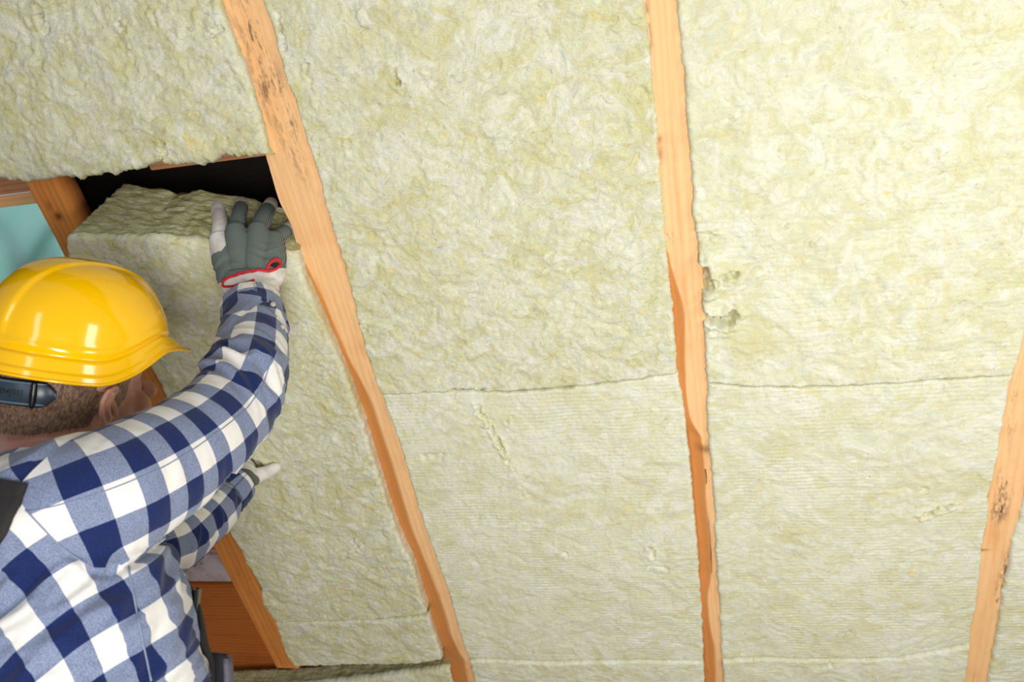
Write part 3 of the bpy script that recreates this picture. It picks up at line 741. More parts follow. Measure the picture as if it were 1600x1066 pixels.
# ---- hair: close-cropped, sides and nape below the hat ----
HV = getco(body); HNo = getno(body)
inv = np.array(HM.inverted())
loc = HV @ inv[:3, :3].T + inv[:3, 3]
def hair_w(f, r, u):
    lim = np.interp(f, [-.12, -.06, -.035, -.024, 0.0, .02, .034, .06, .08], [-.014, -.014, -.018, -.020, .022, -.012, .000, .045, .075])
    return sstep(lim - .012, lim + .014, u)
hw = hair_w(loc[:, 0], loc[:, 1], loc[:, 2]) * (u_ok := (loc[:, 2] > -.11)) * (np.abs(loc[:, 1]) < .084) * (loc[:, 2] < .2) * ~((np.abs(loc[:, 1]) > .0775) & (np.abs(loc[:, 2]) < .038) & (loc[:, 0] > -.032) & (loc[:, 0] < .016)) * (np.hypot(loc[:, 0], loc[:, 1]) < .12)
HAIRC = NT('short_brown_hair'); cx = HAIRC.coords('Object', (1, 1, .35)); a = HAIRC.noise(cx, 300, 4, .7).outputs[0]; b = HAIRC.noise(HAIRC.coords('Object'), 24, 3).outputs[0]
HAIRC.base(HAIRC.mix(HAIRC.rng(HAIRC.math('ADD', HAIRC.math('MULTIPLY', a, .85), HAIRC.math('MULTIPLY', b, .15)), .38, .64), lin(96, 72, 56), lin(160, 128, 102))); HAIRC.rough(.55)
tri = np.array([tuple(p.vertices) for p in body.polygons if len(p.vertices) == 4 and all(hw[v] > .02 for v in p.vertices)])
wt_ = hw[tri].mean(1); n_s = 26000
hvert, hface = [], []
pick = rng.choice(len(tri), n_s, p=wt_ ** 1.3 / (wt_ ** 1.3).sum())
Un = np.array(U_); Fn = np.array(F_)
for i_ in pick:
    q = HV[tri[i_]]; w4 = rng.dirichlet((1, 1, 1, 1)); p = w4 @ q; nn_ = HNo[tri[i_][0]]; wgt = wt_[i_]
    d = nn_ * .42 - Un * .75 - Fn * .30 + rng.normal(0, .18, 3); d /= np.linalg.norm(d)
    sd = np.cross(d, nn_); sd /= (np.linalg.norm(sd) + 1e-9); L_ = .0055 * (.45 + .55 * wgt) * rng.uniform(.7, 1.3); wd = .00030
    k = len(hvert); p = p - nn_ * .0004
    hvert += [p - sd * wd, p + sd * wd, p + d * L_]; hface.append((k, k + 1, k + 2))
solid = np.array([f for f in tri if hw[f].min() > .45])
used = np.unique(solid); remap = {int(v): i + len(hvert) for i, v in enumerate(used)}
hvert += list(HV[used] + HNo[used] * .0007); hface += [tuple(remap[int(v)] for v in f) for f in solid]
ho = ppart('hair', mesh_np('hair', hvert, hface, HAIRC.m)); ho.parent = bo; ho.matrix_parent_inverse = Matrix()

# ---- checked shirt ----
def gingham(name, two=True):
    t = NT(name)
    def band(nm, per, ph=0.0):
        v = t.att(nm) if isinstance(nm, str) else nm
        return t.math('LESS_THAN', t.math('FRACT', t.math('ADD', t.math('DIVIDE', v, per), ph + 100)), .5)
    a = t.math('ADD', band('cloth_u', .062), band('cloth_v', .068, .62))
    if two:
        b = t.math('ADD', band('torso_u', .070), band('torso_v', .070, .3))
        m = t.math('GREATER_THAN', t.att('sleeve'), .5)
        a = t.math('ADD', t.math('MULTIPLY', a, m), t.math('MULTIPLY', b, t.math('SUBTRACT', 1.0, m)))
    is2 = t.math('GREATER_THAN', a, 1.5); is1 = t.math('GREATER_THAN', a, .5)
    tw = t.noise(t.coords('Object'), 900, 2, .8).outputs[0]
    midc = t.mix(t.rng(tw, .4, .6), lin(98, 108, 136), lin(138, 148, 172))
    nav = t.mix(t.rng(tw, .4, .7), lin(14, 28, 74), lin(26, 46, 98))
    wh = lin(222, 219, 212)
    c = t.mix(is1, wh, midc); c = t.mix(is2, c, nav)
    t.base(c); t.rough(.85); t.b.inputs['Specular IOR Level'].default_value = .2; t.b.inputs['Sheen Weight'].default_value = .15
    wr2 = t.noise(t.coords('Object'), 24, 4, .55, .5).outputs[0]
    t.bump(t.math('ADD', t.math('MULTIPLY', tw, .06), wr2), .35, .004)
    return t.m
SHIRT = gingham('blue_white_check_cotton')
bm = bmesh.new()
rows = loft(bm, TS, TR, TF)
pR, rR = path(ARM_R); pL, rL = path(ARM_L)
capsule(bm, pR, rR, 32); capsule(bm, pL, rL, 28)
# shoulder cap joins sleeve and back
capsule(bm, [P(48, 830, .93), P(100, 790, .90)], [.084, .076], 24)
shirt = remesh(bm, .0042, 7, 'shirt')
def resample(pts, rad, n=160):
    bmx = []; q = []; rr = []
    m = len(pts)
    for i in range(m - 1):
        p0, p1, p2, p3 = pts[max(i - 1, 0)], pts[i], pts[i + 1], pts[min(i + 2, m - 1)]
        for k in range(16):
            t = k / 16
            q.append(.5 * ((2 * p1) + (p2 - p0) * t + (2 * p0 - 5 * p1 + 4 * p2 - p3) * t * t + (3 * p1 - p0 - 3 * p2 + p3) * t ** 3)); rr.append(rad[i] * (1 - t) + rad[i + 1] * t)
    q.append(pts[-1]); rr.append(rad[-1]); return q, rr
def limb_param(X, pts, rad, ref):
    q, rr = resample(pts, rad); Q = np.array([list(p) for p in q]); rr = np.array(rr)
    T = np.gradient(Q, axis=0); T /= np.linalg.norm(T, axis=1)[:, None]
    S = np.concatenate([[0], np.cumsum(np.linalg.norm(np.diff(Q, axis=0), axis=1))])
    E1 = []; e = np.array(ref, float)
    for k in range(len(Q)): e = e - T[k] * (e @ T[k]); e /= np.linalg.norm(e); E1.append(e)
    E1 = np.array(E1); E2 = np.cross(T, E1)
    dd = np.stack([np.linalg.norm(X - Q[k], axis=1) for k in range(len(Q))], 1)
    best = dd.min(1); bi = dd.argmin(1)
    W = np.exp(-(dd - best[:, None]) / .007); W /= W.sum(1, keepdims=True)
    s_ = W @ S; c1 = 0; c2 = 0; al = 0
    for k in range(len(Q)):
        D = X - Q[k]; al = al + W[:, k] * (D @ T[k]); c1 = c1 + W[:, k] * (D @ E1[k]); c2 = c2 + W[:, k] * (D @ E2[k])
    return s_ + al, np.arctan2(c2, c1), best / rr[bi], W @ rr, S[-1], bi
X = getco(shirt); NO = getno(shirt)
toCam = np.array(list(-ray(235, 735).normalized()))
sR, aR, dR, qR, LR, biR = limb_param(X, pR, rR, toCam)
sL, aL, dL, qL, LL, biL = limb_param(X, pL, rL, toCam)
aR = np.where(aR > np.pi - 0.45, aR - 2 * np.pi, aR)      # keep the cloth's join on the hidden underside
def cam_xy(X):
    Y = X - np.array(CAM); x = Y[:, 0]; yy = -Y[:, 1] * st + Y[:, 2] * ct; z = Y[:, 1] * ct + Y[:, 2] * st
    return x, yy, z
a0 = P(98, 856, .83)
xs_, ys_, zs_ = cam_xy(X); pxs = 800 + FPX * xs_ / zs_; pys = 533 - FPX * ys_ / zs_
d1 = (np.interp(pxs, [0, 40, 60, 85, 115, 150, 163, 200, 235, 265, 300, 360], [760, 796, 818, 845, 870, 890, 893, 880, 858, 836, 806, 740]) - pys) * zs_ / FPX
a1 = P(40, 790, .86); d2 = (X - np.array(a1)) @ np.array(list(c2w(.86, -.50, 0)))
dmin_ = np.minimum(d1, d2); mR = np.clip(dmin_ / .016 + .5, 0, 1) * np.clip((1.30 - dR) * 8 + .5, 0, 1)
TC = np.array([list(r[0]) for r in rows]); TA = np.array([[r[1], r[2]] for r in rows])
zi = np.clip(X[:, 2], TC[0, 2], TC[-1, 2]); cxv = np.interp(zi, TC[:, 2], TC[:, 0]); cyv = np.interp(zi, TC[:, 2], TC[:, 1])
dx = X[:, 0] - cxv; dy = X[:, 1] - cyv
tr_ = dx * TR.x + dy * TR.y; tf_ = dx * TF.x + dy * TF.y
ta = np.interp(zi, TC[:, 2], TA[:, 0]); tb = np.interp(zi, TC[:, 2], TA[:, 1])
dT = np.sqrt((tr_ / ta) ** 2 + (tf_ / tb) ** 2)
mL = np.clip((dT - dL) * 6 + .5, 0, 1) * (dL < 1.6) * (1 - (mR > .5)) * (zs_ > 1.13) * (pxs < 400) * ((pxs > 215) | (zs_ > 1.25))
m = np.maximum(mR, mL)
isL = mL > mR
eg = np.empty(len(shirt.edges) * 2, np.int32); shirt.edges.foreach_get('vertices', eg); eg = eg.reshape(-1, 2)
deg = np.bincount(eg.ravel(), minlength=len(X)).astype(float)
for _ in range(24):
    acc = np.bincount(eg[:, 0], m[eg[:, 1]], len(X)) + np.bincount(eg[:, 1], m[eg[:, 0]], len(X)); m = .4 * m + .6 * acc / deg
# torso cloth coordinates: angle about the axis measured from the side facing the lens, rotated with the lean
th = np.arctan2(tf_ / .125, tr_ / .180)          # 0 = person's right, -pi/2 = back
tu = th * .158; tv = X[:, 2]
rt = R(-34) + R(14) * sstep(-1.0, .2, th); tu2 = tu * np.cos(rt) - (tv - 1.3) * np.sin(rt); tv2 = tu * np.sin(rt) + (tv - 1.3) * np.cos(rt)
# folds
def ridge(n): return (1 - np.abs(n) * 2.2)
fR = 0 * sR
sn_ = sR / LR
elb = np.exp(-((sn_ - .66) / .10) ** 2)
inner = .5 - .5 * np.sin(aR)                 # heavier folds on one side of the elbow
n1 = pn(sR * 34 + 1.2 * np.sin(aR * 1 + .6), aR * .9 + 4, 301); n2 = pn(sR * 15 + 1.5 * np.sin(aR + 1.), aR * .8, 302); n3 = pn(sR * 60, aR * 1.6, 303)
fR = .0050 * n2 * (.35 + elb * 1.2) + .0052 * ridge(n1) * (.18 + elb * 1.35 + np.exp(-((sn_ - .95) / .06) ** 2) * .9) + .0010 * n3
n1 = pn(sL * 40 + 1.1 * np.sin(aL), aL * .9, 311); fL = .0045 * ridge(n1) * .8 + .003 * pn(sL * 14, aL, 312)
uu_ = tu * math.cos(.55) + tv * math.sin(.55); vv_ = -tu * math.sin(.55) + tv * math.cos(.55)
fT = .0070 * pn(uu_ * 9, vv_ * 26, 320) + .0060 * ridge(pn(uu_ * 12 + 3, vv_ * 46, 321)) * sstep(1.05, 1.15, tv)
wm = sstep(.05, .95, m); disp = wm * np.where(isL, fL, fR) + (1 - wm) * fT * (1 - .7 * np.exp(-(d2 / .05) ** 2))
edge_ = np.exp(-((m - .5) / .42) ** 2) * (m > .001) * (m < .999)
disp = disp - .0028 * edge_ * (mR > 0) - .011 * np.exp(np.minimum(d1, 0) / .016) * (d1 <= 0) * (zs_ < 1.05) * sstep(120, 190, pxs) + .004 * np.exp(-np.maximum(d1, 0) / .02) * (d1 > 0) * (zs_ < 1.05) * sstep(120, 190, pxs)
# blend displacement softly around the seam
X2 = X + NO * disp[:, None]
setco(shirt, X2)
cu_ = np.where(isL, aL * qL, aR * (.060 + .25 * (qR - .060))); cv_ = np.where(isL, sL, sR)
q_ = np.clip(cv_, 0, .42); cv_ = np.where(isL, cv_, cv_ * 1.0 + (.62 * q_ - 1.05 * q_ * q_))
attr(shirt, 'cloth_u', cv_ ); attr(shirt, 'cloth_v', cu_); attr(shirt, 'torso_u', tu2); attr(shirt, 'torso_v', tv2); attr(shirt, 'sleeve', m)
so = ppart('shirt', shirt, SHIRT)
SB = bvh(shirt)
GING = gingham('blue_white_check_trim', False)
def band_mesh(name, centre_pts, rads, ref, mat, seg=72, thick=.003, parent=None, wav=.0015, gap=None, per_seed=1):
    q, rr = resample([Vector(p) for p in centre_pts], list(rads)); n = len(q)
    T = [(q[min(i + 1, n - 1)] - q[max(i - 1, 0)]).normalized() for i in range(n)]
    e1 = Vector(ref); co2 = []; U2 = []; V2_ = []; S = 0
    for layer in (0, 1):
        e1 = Vector(ref); S = 0
        for i in range(n):
            e1 = (e1 - T[i] * e1.dot(T[i])).normalized(); e2 = T[i].cross(e1)
            if i: S += (q[i] - q[i - 1]).length
            for k in range(seg):
                a = 2 * math.pi * k / seg
                r = rr[i] - layer * thick + wav * float(pn(k * .35 + per_seed, i * .12, 77))
                co2.append(q[i] + (e1 * math.cos(a) + e2 * math.sin(a)) * r); U2.append(S); V2_.append((a - math.pi) * rr[i])
    F = []
    g = grid_faces(n, seg, True)
    F += [tuple(f) for f in g]; F += [tuple(f[::-1] + n * seg) for f in g]
    for row in (0, n - 1):
        for k in range(seg):
            a_, b_ = row * seg + k, row * seg + (k + 1) % seg; F.append((a_, b_, b_ + n * seg, a_ + n * seg))
    me = mesh_np(name, co2, F, mat); attr(me, 'cloth_u', U2); attr(me, 'cloth_v', V2_)
    return ppart(name, me, None, parent)
cR = P(394, 486, 1.285); 
band_mesh('cuff', [P(397, 508, 1.262), P(396, 494, 1.278), P(393, 479, 1.297)], [.0500, .0505, .0490], toCam, GING, parent=so)
band_mesh('cuff', [P(349, 776, 1.553), P(357, 768, 1.567), P(368, 756, 1.588)], [.0455, .0450, .043], toCam, GING, parent=so, per_seed=5)
nd = (neck1 - neck0).normalized()
c0 = neck0 + nd * .022
band_mesh('collar', [c0 - nd * .004, c0 + nd * .014, c0 + nd * .034], [.084, .078, .072], toCam, GING, parent=so, thick=.004, wav=.002, per_seed=9)
def onto(tree, px, py, lift):
    d = ray(px, py).normalized(); h = tree.ray_cast(CAM, d)
    if h[0] is None: return None
    return h[0] + h[1] * (lift if h[1].dot(d) < 0 else -lift)
BUT = plain('pearl_button', (170, 165, 150), .3)
for px, py in ((432, 478), (446, 512)):
    c = onto(SB, px - 6, py, .0025)
    if c is None: continue
    bm = bmesh.new(); g = bmesh.ops.create_cone(bm, segments=20, radius1=.0046, radius2=.0040, depth=.0022, cap_ends=True)
    d = (CAM - c).normalized(); bmesh.ops.transform(bm, matrix=Matrix.Translation(c) @ d.to_track_quat('Z', 'Y').to_matrix().to_4x4(), verts=bm.verts)
    me = bpy.data.meshes.new('button'); bm.to_mesh(me); bm.free(); ppart('button', me, BUT, so)
# stitched seams: thin raised cords following sleeve and armhole
def cord(name, pxs, tree, rad, lift, mat, parent):
    pts = [onto(tree, x, y, lift) for x, y in pxs]; pts = [p for p in pts if p is not None]
    c3, F = tube(pts, rad, 6); return ppart(name, mesh_np(name, c3, F, mat), None, parent)
def densify(pl, k=8):
    a = np.array(pl, float); t = np.arange(len(a)); tt = np.linspace(0, len(a) - 1, (len(a) - 1) * k + 1)
    s = np.stack([np.interp(tt, t, a[:, 0]), np.interp(tt, t, a[:, 1])], 1)
    ker = np.ones(5) / 5
    for c in (0, 1): s[2:-2, c] = np.convolve(s[:, c], ker, 'valid')
    return [tuple(q) for q in s]
THR = plain('seam_thread', (128, 138, 160), .9)
cord('seam', densify([(44, 800), (90, 790), (140, 776), (190, 758), (250, 733), (300, 704), (350, 668), (385, 640), (410, 605), (425, 560)]), SB, .0007, .0003, THR, so)
cord('seam', densify([(40, 797), (60, 818), (85, 845), (115, 870), (150, 890), (163, 893)]), SB, .0009, .0004, THR, so)
cord('seam', densify([(201, 886), (206, 920), (214, 960), (224, 1010), (236, 1064)]), SB, .0011, .0005, THR, so)

# ---- gloves ----
def glove_material(name):
    t = NT(name)
    g = t.att('knit'); m = t.math('GREATER_THAN', g, .5)
    rib = t.math('SINE', t.math('MULTIPLY', t.att('across'), 2 * math.pi / .0019))
    knit = t.mix(t.rng(rib, -.6, .8), lin(78, 86, 80), lin(122, 132, 126))
    nz = t.noise(t.coords('Object'), 30, 4, .6).outputs[0]
    lea = t.mix(t.rng(nz, .4, .65), lin(226, 222, 214), lin(204, 196, 184))
    t.base(t.mix(m, lea, knit)); t.rough(.8); t.b.inputs['Specular IOR Level'].default_value = .25
    h = t.math('ADD', t.math('MULTIPLY', t.math('MULTIPLY', rib, m), .12), t.math('MULTIPLY', nz, .8))
    t.bump(h, .5, .004); return t.m
GL = glove_material('knit_back_leather_glove'); RED = plain('red_binding', (206, 22, 40), .7); DARK = plain('dark_lining', (26, 24, 26), .9)
def glove(side):
    bm = bmesh.new(); hand_into(bm, side)
    if side > 0:
        bx = c2w(1, .06, 0); by = c2w(0, 0, 1); wq = [(P(391, 424, 1.352), .050, .032), (P(392, 440, 1.345), .0475, .034), (P(393, 458, 1.333), .0455, .038)]
    else:
        bx = c2w(.62, -.78, -.1).normalized(); by = c2w(.45, .45, -.75).normalized(); wq = [(P(372, 745, 1.615), .040, .030), (P(364, 754, 1.600), .042, .034), (P(357, 762, 1.585), .044, .036)]
    loft(bm, wq, bx, by, 32, 2.0)
    me = remesh(bm, .0019, 3, 'work_glove')
    X = getco(me); NO = getno(me)
    wr_, kn, fi, rad, th = hand_joints(side)
    W0 = sum((P(*p) for p in wr_), Vector()) / 4; K0 = sum((P(*p) for p in kn), Vector()) / 4
    ax = (K0 - W0).normalized(); acr = (P(*kn[3]) - P(*kn[0])).normalized(); back = ax.cross(acr).normalized()
    if back.dot(CAM - W0) < 0: back = -back
    if side < 0: back = -back if False else back
    A = (X - np.array(W0)) @ np.array(ax); Bc = (X - np.array(W0)) @ np.array(acr); Fk = NO @ np.array(back)
    hl = (K0 - W0).length
    x_, y_, z_ = cam_xy(X); px = 800 + FPX * x_ / z_; py = 533 - FPX * y_ / z_
    # nearest digit and place along it
    nd_ = np.full(len(X), 9.); which = np.zeros(len(X), int); tt = np.zeros(len(X))
    for i in range(5):
        pts = ([kn[i]] + fi[i]) if i < 4 else th
        q, rr = resample([P(*p) for p in pts], [1] * len(pts)); Q = np.array([list(p) for p in q])
        for k in range(len(Q)):
            d = np.linalg.norm(X - Q[k], axis=1); mm = d < nd_; nd_[mm] = d[mm]; which[mm] = i; tt[mm] = k / (len(Q) - 1)
    if side > 0:
        tip = np.where(which == 0, -1, np.array([0, .62, .55, .50, -1])[which])
        fing = A > hl * .93
        knit = np.clip((Fk + .22) * 6 + .5, 0, 1) * np.where(fing & (which != 4), np.clip((tip - tt) * 14 + .5, 0, 1), 1)
        low = (X - np.array(P(385, 431, 1.33))) @ np.array(list(c2w(-.24, .97, 0)))     # red binding ends the knit
        knit = knit * np.clip(low / .002 + .5, 0, 1)
        idx = (which == 0) & (Bc < -.028) & (A > hl * .62)
        knit = np.where(idx, np.minimum(knit, np.clip(((-.52 * hl + A) * -1 + (Bc + .052) * 1.9) / .004 + .5, 0, 1)), knit)
        # wrinkles across the back of the hand
        q = A + .25 * Bc
        X = X + NO * (.0026 * ridge(pn(q * 62 + .8 * np.sin(Bc * 60), Bc * 14, 401)) * sstep(hl * .75, hl * .2, A) * (Fk > .2))[:, None]
    else:
        knit = np.clip((.012 - A) / .003 + .5, 0, 1)
        X = X + NO * (.0016 * pn(A * 70, Bc * 30, 403))[:, None]
    setco(me, X); attr(me, 'knit', knit); attr(me, 'across', Bc if side > 0 else A)
    o = ppart('work_glove', me, GL); T_ = bvh(me)
    if side > 0:
        cord('red_trim', densify([(349, 447), (349, 440), (356, 435), (370, 429), (390, 424.5), (405, 422.5), (416, 424)], 6), T_, .0023, .0012, RED, o)
        cord('red_trim', densify([(350, 448), (362, 448), (380, 443.5), (398, 438)], 6), T_, .0020, .0010, RED, o)
        cord('red_trim', densify([(417, 424), (418, 417), (424, 409), (431, 405), (437, 409), (438, 414), (432, 421), (424, 424), (417, 425)], 6), T_, .0026, .0014, RED, o)
        bm = bmesh.new(); c = onto(T_, 428, 415, .0008)
        g = bmesh.ops.create_icosphere(bm, subdivisions=3, radius=1); dd = (CAM - c).normalized(); rot = dd.to_track_quat('Z', 'Y').to_matrix() @ Matrix.Rotation(R(-32), 3, 'Z').inverted()
        for v in g['verts']: v.co = c + rot @ Vector((v.co.x * .0078, v.co.y * .0045, v.co.z * .0015))
        m2 = bpy.data.meshes.new('cuff_opening'); bm.to_mesh(m2); bm.free(); ppart('cuff_opening', m2, DARK, o)
    else:
        cord('red_trim', densify([(376, 774), (383, 772), (389, 768)], 6), T_, .0024, .001, RED, o)
    return o
glove(1); glove(-1)

# ---- hard hat ----
HM = HAT_M.copy()
YEL = NT('glossy_yellow_plastic'); YEL.base(lin(244, 186, 0)); YEL.rough(.13); YEL.b.inputs['Coat Weight'].default_value = .25; YEL.b.inputs['Coat Roughness'].default_value = .05
YEL.b.inputs['Subsurface Weight'].default_value = 0.0; YEL.b.inputs['Subsurface Radius'].default_value = (.004, .003, .0005)
na, nt_ = 288, 130
A_ = np.linspace(0, 2 * np.pi, na, endpoint=False)[None, :]; Tt = np.linspace(0, 1, nt_)[:, None]
A_, Tt = np.broadcast_arrays(A_, Tt)
lx, ly, hz_ = .120, .101, .114
q = np.clip(Tt / .80, 0, 1) * np.pi / 2
rad_ = np.sin(q) ** .80
ca, sa = np.cos(A_), np.sin(A_)
hx = lx * rad_ * ca; hy = ly * rad_ * sa; hzv = hz_ * np.cos(q) ** .92
front = np.exp(-(np.minimum(A_, 2 * np.pi - A_) / .80) ** 4)
side_dip = .5 - .5 * np.cos(2 * A_)              # the rim dips beside the ears, rises at the front
sk = np.clip((Tt - .80) / .20, 0, 1)
flare = sstep(0, .12, sk) * .0035 + sk * .007 + sstep(.62, .72, sk) * .0025
ext = front * sk ** 1.1 * .050
rr_ = 1 + 0 * A_
nx = ca / lx; ny = sa / ly; nl = np.hypot(nx, ny); nx, ny = nx / nl, ny / nl
hx = hx + nx * flare + front * sk ** 1.0 * .038; hy = hy + ny * flare
lift_ = .036 * sstep(-.40, .50, np.cos(A_)) - .018 * front
drop = sk * (.030 - .008 * sstep(0, .7, np.cos(A_))) + (.008 * np.sin(A_) ** 2 - lift_ - .002) * sstep(.45, .9, Tt)
hzv = hzv - drop
wavy = .006 * side_dip * sstep(.55, .82, Tt) * (Tt < .8) 
# centre ridge and two flanking grooves
d_ = np.abs(hy) - (.030 + .010 * hx / lx)
rid = sstep(.004, -.004, d_) * sstep(.80, .66, Tt) * .0030
gr = np.exp(-((np.abs(hy) - .044) / .004) ** 2) * 0
nrm = np.stack([hx / lx ** 2, hy / ly ** 2, np.maximum(hzv, 0) / hz_ ** 2], -1); nrm /= (np.linalg.norm(nrm, axis=-1, keepdims=True) + 1e-9)
# gutter line above the rim
gut = -.0022 * np.exp(-((Tt - .815) / .012) ** 2) + .0022 * np.exp(-((Tt - .775) / .022) ** 2)
hv = np.stack([hx, hy, hzv], -1) + nrm * (rid + gut)[..., None]
hv[..., 2] += .074
hv = hv.reshape(-1, 3)
inner_ = hv.reshape(nt_, na, 3).copy(); inner_ -= nrm * .0025
inner_[..., 2] -= .0012
allv = np.concatenate([hv, inner_.reshape(-1, 3)])
F = grid_faces(nt_, na, True); nn0 = nt_ * na
lip0 = (nt_ - 1) * na + np.arange(na); lipf = np.stack([lip0, np.roll(lip0, -1), np.roll(lip0, -1) + nn0, lip0 + nn0], -1)
Fall = np.concatenate([F[:, ::-1], F + nn0, lipf])
M3 = np.array(HM)
HT = Matrix.Rotation(R(0), 4, 'Y')
allw = allv @ M3[:3, :3].T + M3[:3, 3]
hm = mesh_np('hard_hat', allw, Fall, YEL.m)
hat = ppart('hard_hat', hm)
# bead around the rim
lipw = [Vector(allw[int(i)]) for i in lip0]; lipw.append(lipw[0])
c3, F = tube(lipw, .0022, 8); ppart('rim_bead', mesh_np('rim_bead', c3, F, YEL.m), None, hat)
# size strap at the nape
STR = NT('slate_plastic'); STR.base(lin(46, 58, 70)); STR.rough(.32)
def strapband(name, a0, a1, zc, hh, r0, mat, thick=.0035, taper=.25):
    co2 = []; n = 80
    for i in range(n):
        t = i / (n - 1); a = R(a0 + (a1 - a0) * t); h_ = hh * (1 - taper_f(t, taper))
        for dr, dz in ((0, -1), (0, 1), (thick * .6, .85), (thick, .7), (thick, -.7), (thick * .6, -.85)):
            co2.append(hp((r0 + dr) * math.cos(a) * 1.06 - .012, (r0 + dr) * math.sin(a) * .86, zc + dz * h_))
    F = [tuple(f) for f in grid_faces(n, 6, True)] + [tuple(range(6)), tuple(range((n - 1) * 6, n * 6))[::-1]]
    return ppart(name, mesh_np(name, co2, F, mat, False), None, hat)
def taper_f(t, k): return max(0, 1 - t / k) ** 2 * .75 + max(0, 1 - (1 - t) / k) ** 2 * .75
strapband('size_strap', 126, 234, .020, .0165, .0985, STR.m, .0035, .10)
strapband('strap_rail', 132, 228, .0335, .0016, .1015, plain('pale_slate_plastic', (84, 104, 120), .3), .0018, .05)  # paler slate rails along the strap's edges
strapband('strap_rail', 132, 228, .0075, .0016, .1015, plain('pale_slate_plastic', (84, 104, 120), .3), .0018, .05)
# clip and figures on the strap
def strap_pt(adeg, z, lift=0):
    a = R(adeg); r = .1020 + lift; return hp(r * math.cos(a) * 1.06 - .012, r * math.sin(a) * .86, z)
def strap_basis(adeg):
    p0, p1 = strap_pt(adeg + 1, 0), strap_pt(adeg - 1, 0); tx = (p1 - p0).normalized(); return tx
sideg = 1 if hp(0, 1, 0).x > HC.x else -1      # which sign of r faces the lens side
def txt(s, adeg, z, size, mat, parent):
    cu = bpy.data.curves.new('size_number', 'FONT'); cu.body = s; cu.size = size; cu.extrude = .0003; cu.align_x = 'CENTER'; cu.align_y = 'CENTER'; cu.shear = .2
    o = bpy.data.objects.new('t', cu); C.objects.link(o)
    dg = bpy.context.evaluated_depsgraph_get(); me = bpy.data.meshes.new_from_object(o.evaluated_get(dg)); bpy.data.objects.remove(o)
    c = strap_pt(adeg, z, .0004); X_ = (strap_pt(adeg - 2, z) - strap_pt(adeg + 2, z)).normalized()
    if X_.dot(c2w(1, 0, 0)) < 0: X_ = -X_
    Y_ = U_; Z_ = X_.cross(Y_).normalized()
    Mx = Matrix(((X_.x, Y_.x, Z_.x, c.x), (X_.y, Y_.y, Z_.y, c.y), (X_.z, Y_.z, Z_.z, c.z), (0, 0, 0, 1)))
    me.transform(Mx); ppart('size_number', me, mat, parent)
INK = plain('moulded_figures', (16, 20, 26), .5)
sg = 1 if (strap_pt(140, 0) - CAM).dot(c2w(1, 0, 0)) > (strap_pt(220, 0) - CAM).dot(c2w(1, 0, 0)) else -1
for k, s in enumerate(('53', '54', '55', '56')):
    txt(s, 180 - sg * (28 - k * 7.5), (.0205), .0085, INK, hat)
    txt('|', 180 - sg * (31.7 - k * 7.5), (.0205), .012, INK, hat)
bm = bmesh.new(); ca_ = 180 - sg * 40
pts = [strap_pt(ca_, z, .001) for z in (.006, .020, .034)]
capsule(bm, pts, [.0035, .0045, .0035], 10); me = bpy.data.meshes.new('clip'); bm.to_mesh(me); bm.free(); ppart('strap_clip', me, plain('black_plastic', (14, 15, 18), .3), hat)

# ---- dungarees ----
DG = NT('charcoal_workwear'); n1_ = DG.noise(DG.coords('Object'), 500, 2, .8).outputs[0]; DG.base(DG.mix(n1_, lin(64, 62, 72), lin(108, 106, 116))); DG.rough(.9); DG.bump(DG.noise(DG.coords('Object'), 30, 3).outputs[0], .4, .006)
BLK = NT('black_webbing'); nb = BLK.noise(BLK.coords('Object', (1, 1, 1)), 300, 3, .7).outputs[0]; BLK.base(BLK.mix(nb, lin(14, 12, 14), lin(44, 38, 38))); BLK.rough(.85)
bm = bmesh.new()
loft(bm, [(Vector((-.52, .98, .80)), .19, .135), (Vector((-.52, .98, .90)), .192, .138), (Vector((-.515, .98, 1.0)), .183, .134)], TR, TF, 48)
for s in (-1, 1):
    hip = Vector((-.52, .98, .86)) + TR * .098 * s
    capsule(bm, [hip, hip + Vector((-.01, 0, -.38)), hip + TR * .02 * s + Vector((-.02, -.02, -.74))], [.108, .084, .075], 28)
tro = remesh(bm, .008, 4, 'dungarees')
Xd = getco(tro); setco(tro, Xd + getno(tro) * (.006 * fbm(Xd[:, 0] * 12 + Xd[:, 1] * 12, Xd[:, 2] * 9, 500, 3))[:, None])
do = ppart('dungarees', tro, DG.m)
def ribbon(name, pts, width, thick, mat, parent, up=None):
    """strap lying on the shirt: points are on the surface, normals looked up"""
    co2 = []; n = len(pts)
    for i in range(n):
        p = pts[i]; T = (pts[min(i + 1, n - 1)] - pts[max(i - 1, 0)]).normalized(); h = SB.find_nearest(p); nn_ = h[1]
        if nn_.dot(p - Vector((-.54, 1.0, p.z))) < 0: nn_ = -nn_
        B = T.cross(nn_).normalized(); w_ = width if not hasattr(width, '__len__') else width[i]
        for k in range(5):
            s = (k / 4 - .5) * w_; q = p + B * s; hq = SB.find_nearest(q); q = hq[0] + nn_ * (.003 + thick); co2.append(q)
        for k in range(4, -1, -1):
            s = (k / 4 - .5) * w_; q = p + B * s; hq = SB.find_nearest(q); q = hq[0] + nn_ * .001; co2.append(q)
    F = [tuple(f) for f in grid_faces(n, 10, True)] + [tuple(range(10)), tuple(range((n - 1) * 10, n * 10))[::-1]]
    return ppart(name, mesh_np(name, co2, F, mat), None, parent)
pts = [onto(SB, x, y, 0) for x, y in densify([(22, 752), (12, 772), (2, 795), (-14, 830), (-34, 870), (-66, 950), (-95, 1030)], 5)]
ribbon('back_strap', [p for p in pts if p is not None], .034, .002, BLK.m, do)
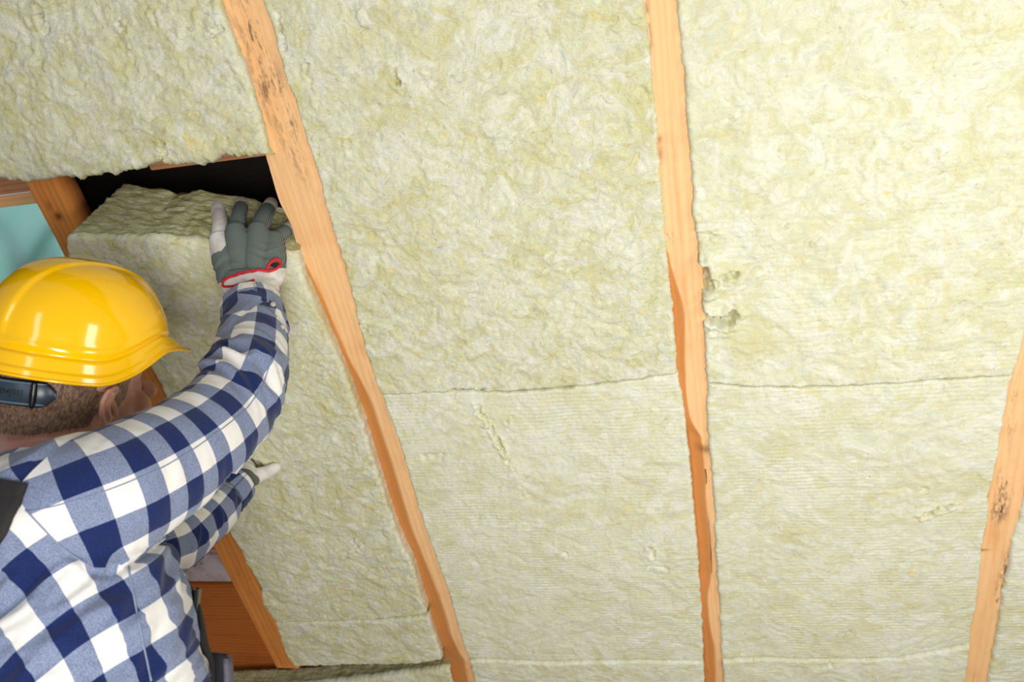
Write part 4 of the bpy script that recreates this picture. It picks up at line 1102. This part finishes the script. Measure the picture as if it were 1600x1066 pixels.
# front bib standing a little off the chest with its strap and buckle
def surf(th_, z, lift):
    zi_ = z; cx_ = np.interp(zi_, TC[:, 2], TC[:, 0]); cy_ = np.interp(zi_, TC[:, 2], TC[:, 1]); a_ = np.interp(zi_, TC[:, 2], TA[:, 0]) + lift; b_ = np.interp(zi_, TC[:, 2], TA[:, 1]) + lift
    cs, sn = math.cos(th_), math.sin(th_); pw = 2.3
    x = abs(cs) ** (2 / pw) * (1 if cs > 0 else -1); y = abs(sn) ** (2 / pw) * (1 if sn > 0 else -1)
    return Vector((cx_, cy_, z)) + TR * a_ * x + TF * b_ * y
co2 = []; nz_, nth = 40, 50
for lay in (0, 1):
    for i in range(nz_):
        z = .94 + .295 * i / (nz_ - 1)
        half = 1.05 - .30 * (i / (nz_ - 1))
        for j in range(nth):
            th_ = math.pi / 2 - half + 2 * half * j / (nth - 1)
            co2.append(surf(th_, z - .015 * (j / (nth - 1)) * (i / nz_), .026 + .003 * math.sin(j * .5) * (i / nz_) + (.004 if lay else 0)))
g = grid_faces(nz_, nth); F = [tuple(f) for f in g] + [tuple(f[::-1] + nz_ * nth) for f in g]
rg = [j for j in range(nth)] + [i * nth + nth - 1 for i in range(1, nz_)] + [(nz_ - 1) * nth + j for j in range(nth - 2, -1, -1)] + [i * nth for i in range(nz_ - 2, 0, -1)]
for k in range(len(rg)): a_, b_ = rg[k], rg[(k + 1) % len(rg)]; F.append((b_, a_, a_ + nz_ * nth, b_ + nz_ * nth))
ppart('bib', mesh_np('bib', co2, F, DG.m), None, do)
for th_, w_ in ((math.pi / 2 - .42, .034), (math.pi / 2 + .62, .034)):
    pp = [surf(th_ - (-.11 if th_ < math.pi / 2 else .05) * max(0, i - 4), 1.185 + .020 * i, .010 if i < 9 else .004) for i in range(11)]
    st_ = ribbon('front_strap', pp, w_, .003, BLK.m, do)
    c = surf(th_, 1.285, .003); bm = bmesh.new(); addbox(bm, -.018, .018, -.003, .003, -.026, .026); bmesh.ops.bevel(bm, geom=bm.edges[:], offset=.003, segments=2, affect='EDGES')
    nn_ = (c - Vector((-.54, .99, c.z))).normalized(); q_ = nn_.to_track_quat('Y', 'Z').to_matrix().to_4x4(); bmesh.ops.transform(bm, matrix=Matrix.Translation(c) @ q_, verts=bm.verts)
    me = bpy.data.meshes.new('buckle'); bm.to_mesh(me); bm.free(); ppart('buckle', me, plain('black_buckle', (20, 22, 28), .25), do)
# boots
for s in (-1, 1):
    hip = Vector((-.52, .98, .90)) + TR * .095 * s
    bm = bmesh.new(); a_ = hip + TR * .02 * s + Vector((-.02, -.02, 0)); 
    capsule(bm, [Vector((a_.x, a_.y, .20)), Vector((a_.x, a_.y, .07))], [.062, .058], 20)
    f0 = Vector((a_.x, a_.y, .052)) - TF * .03; capsule(bm, [f0, f0 + TF * .10, f0 + TF * .20], [.050, .050, .046], 20, flat=(Vector((0, 0, 1)), 1.0))
    me = remesh(bm, .006, 3, 'work_boot'); Xb = getco(me); Xb[:, 2] = np.maximum(Xb[:, 2], .001); setco(me, Xb); ppart('work_boot', me, plain('boot_leather', (60, 46, 36), .6))
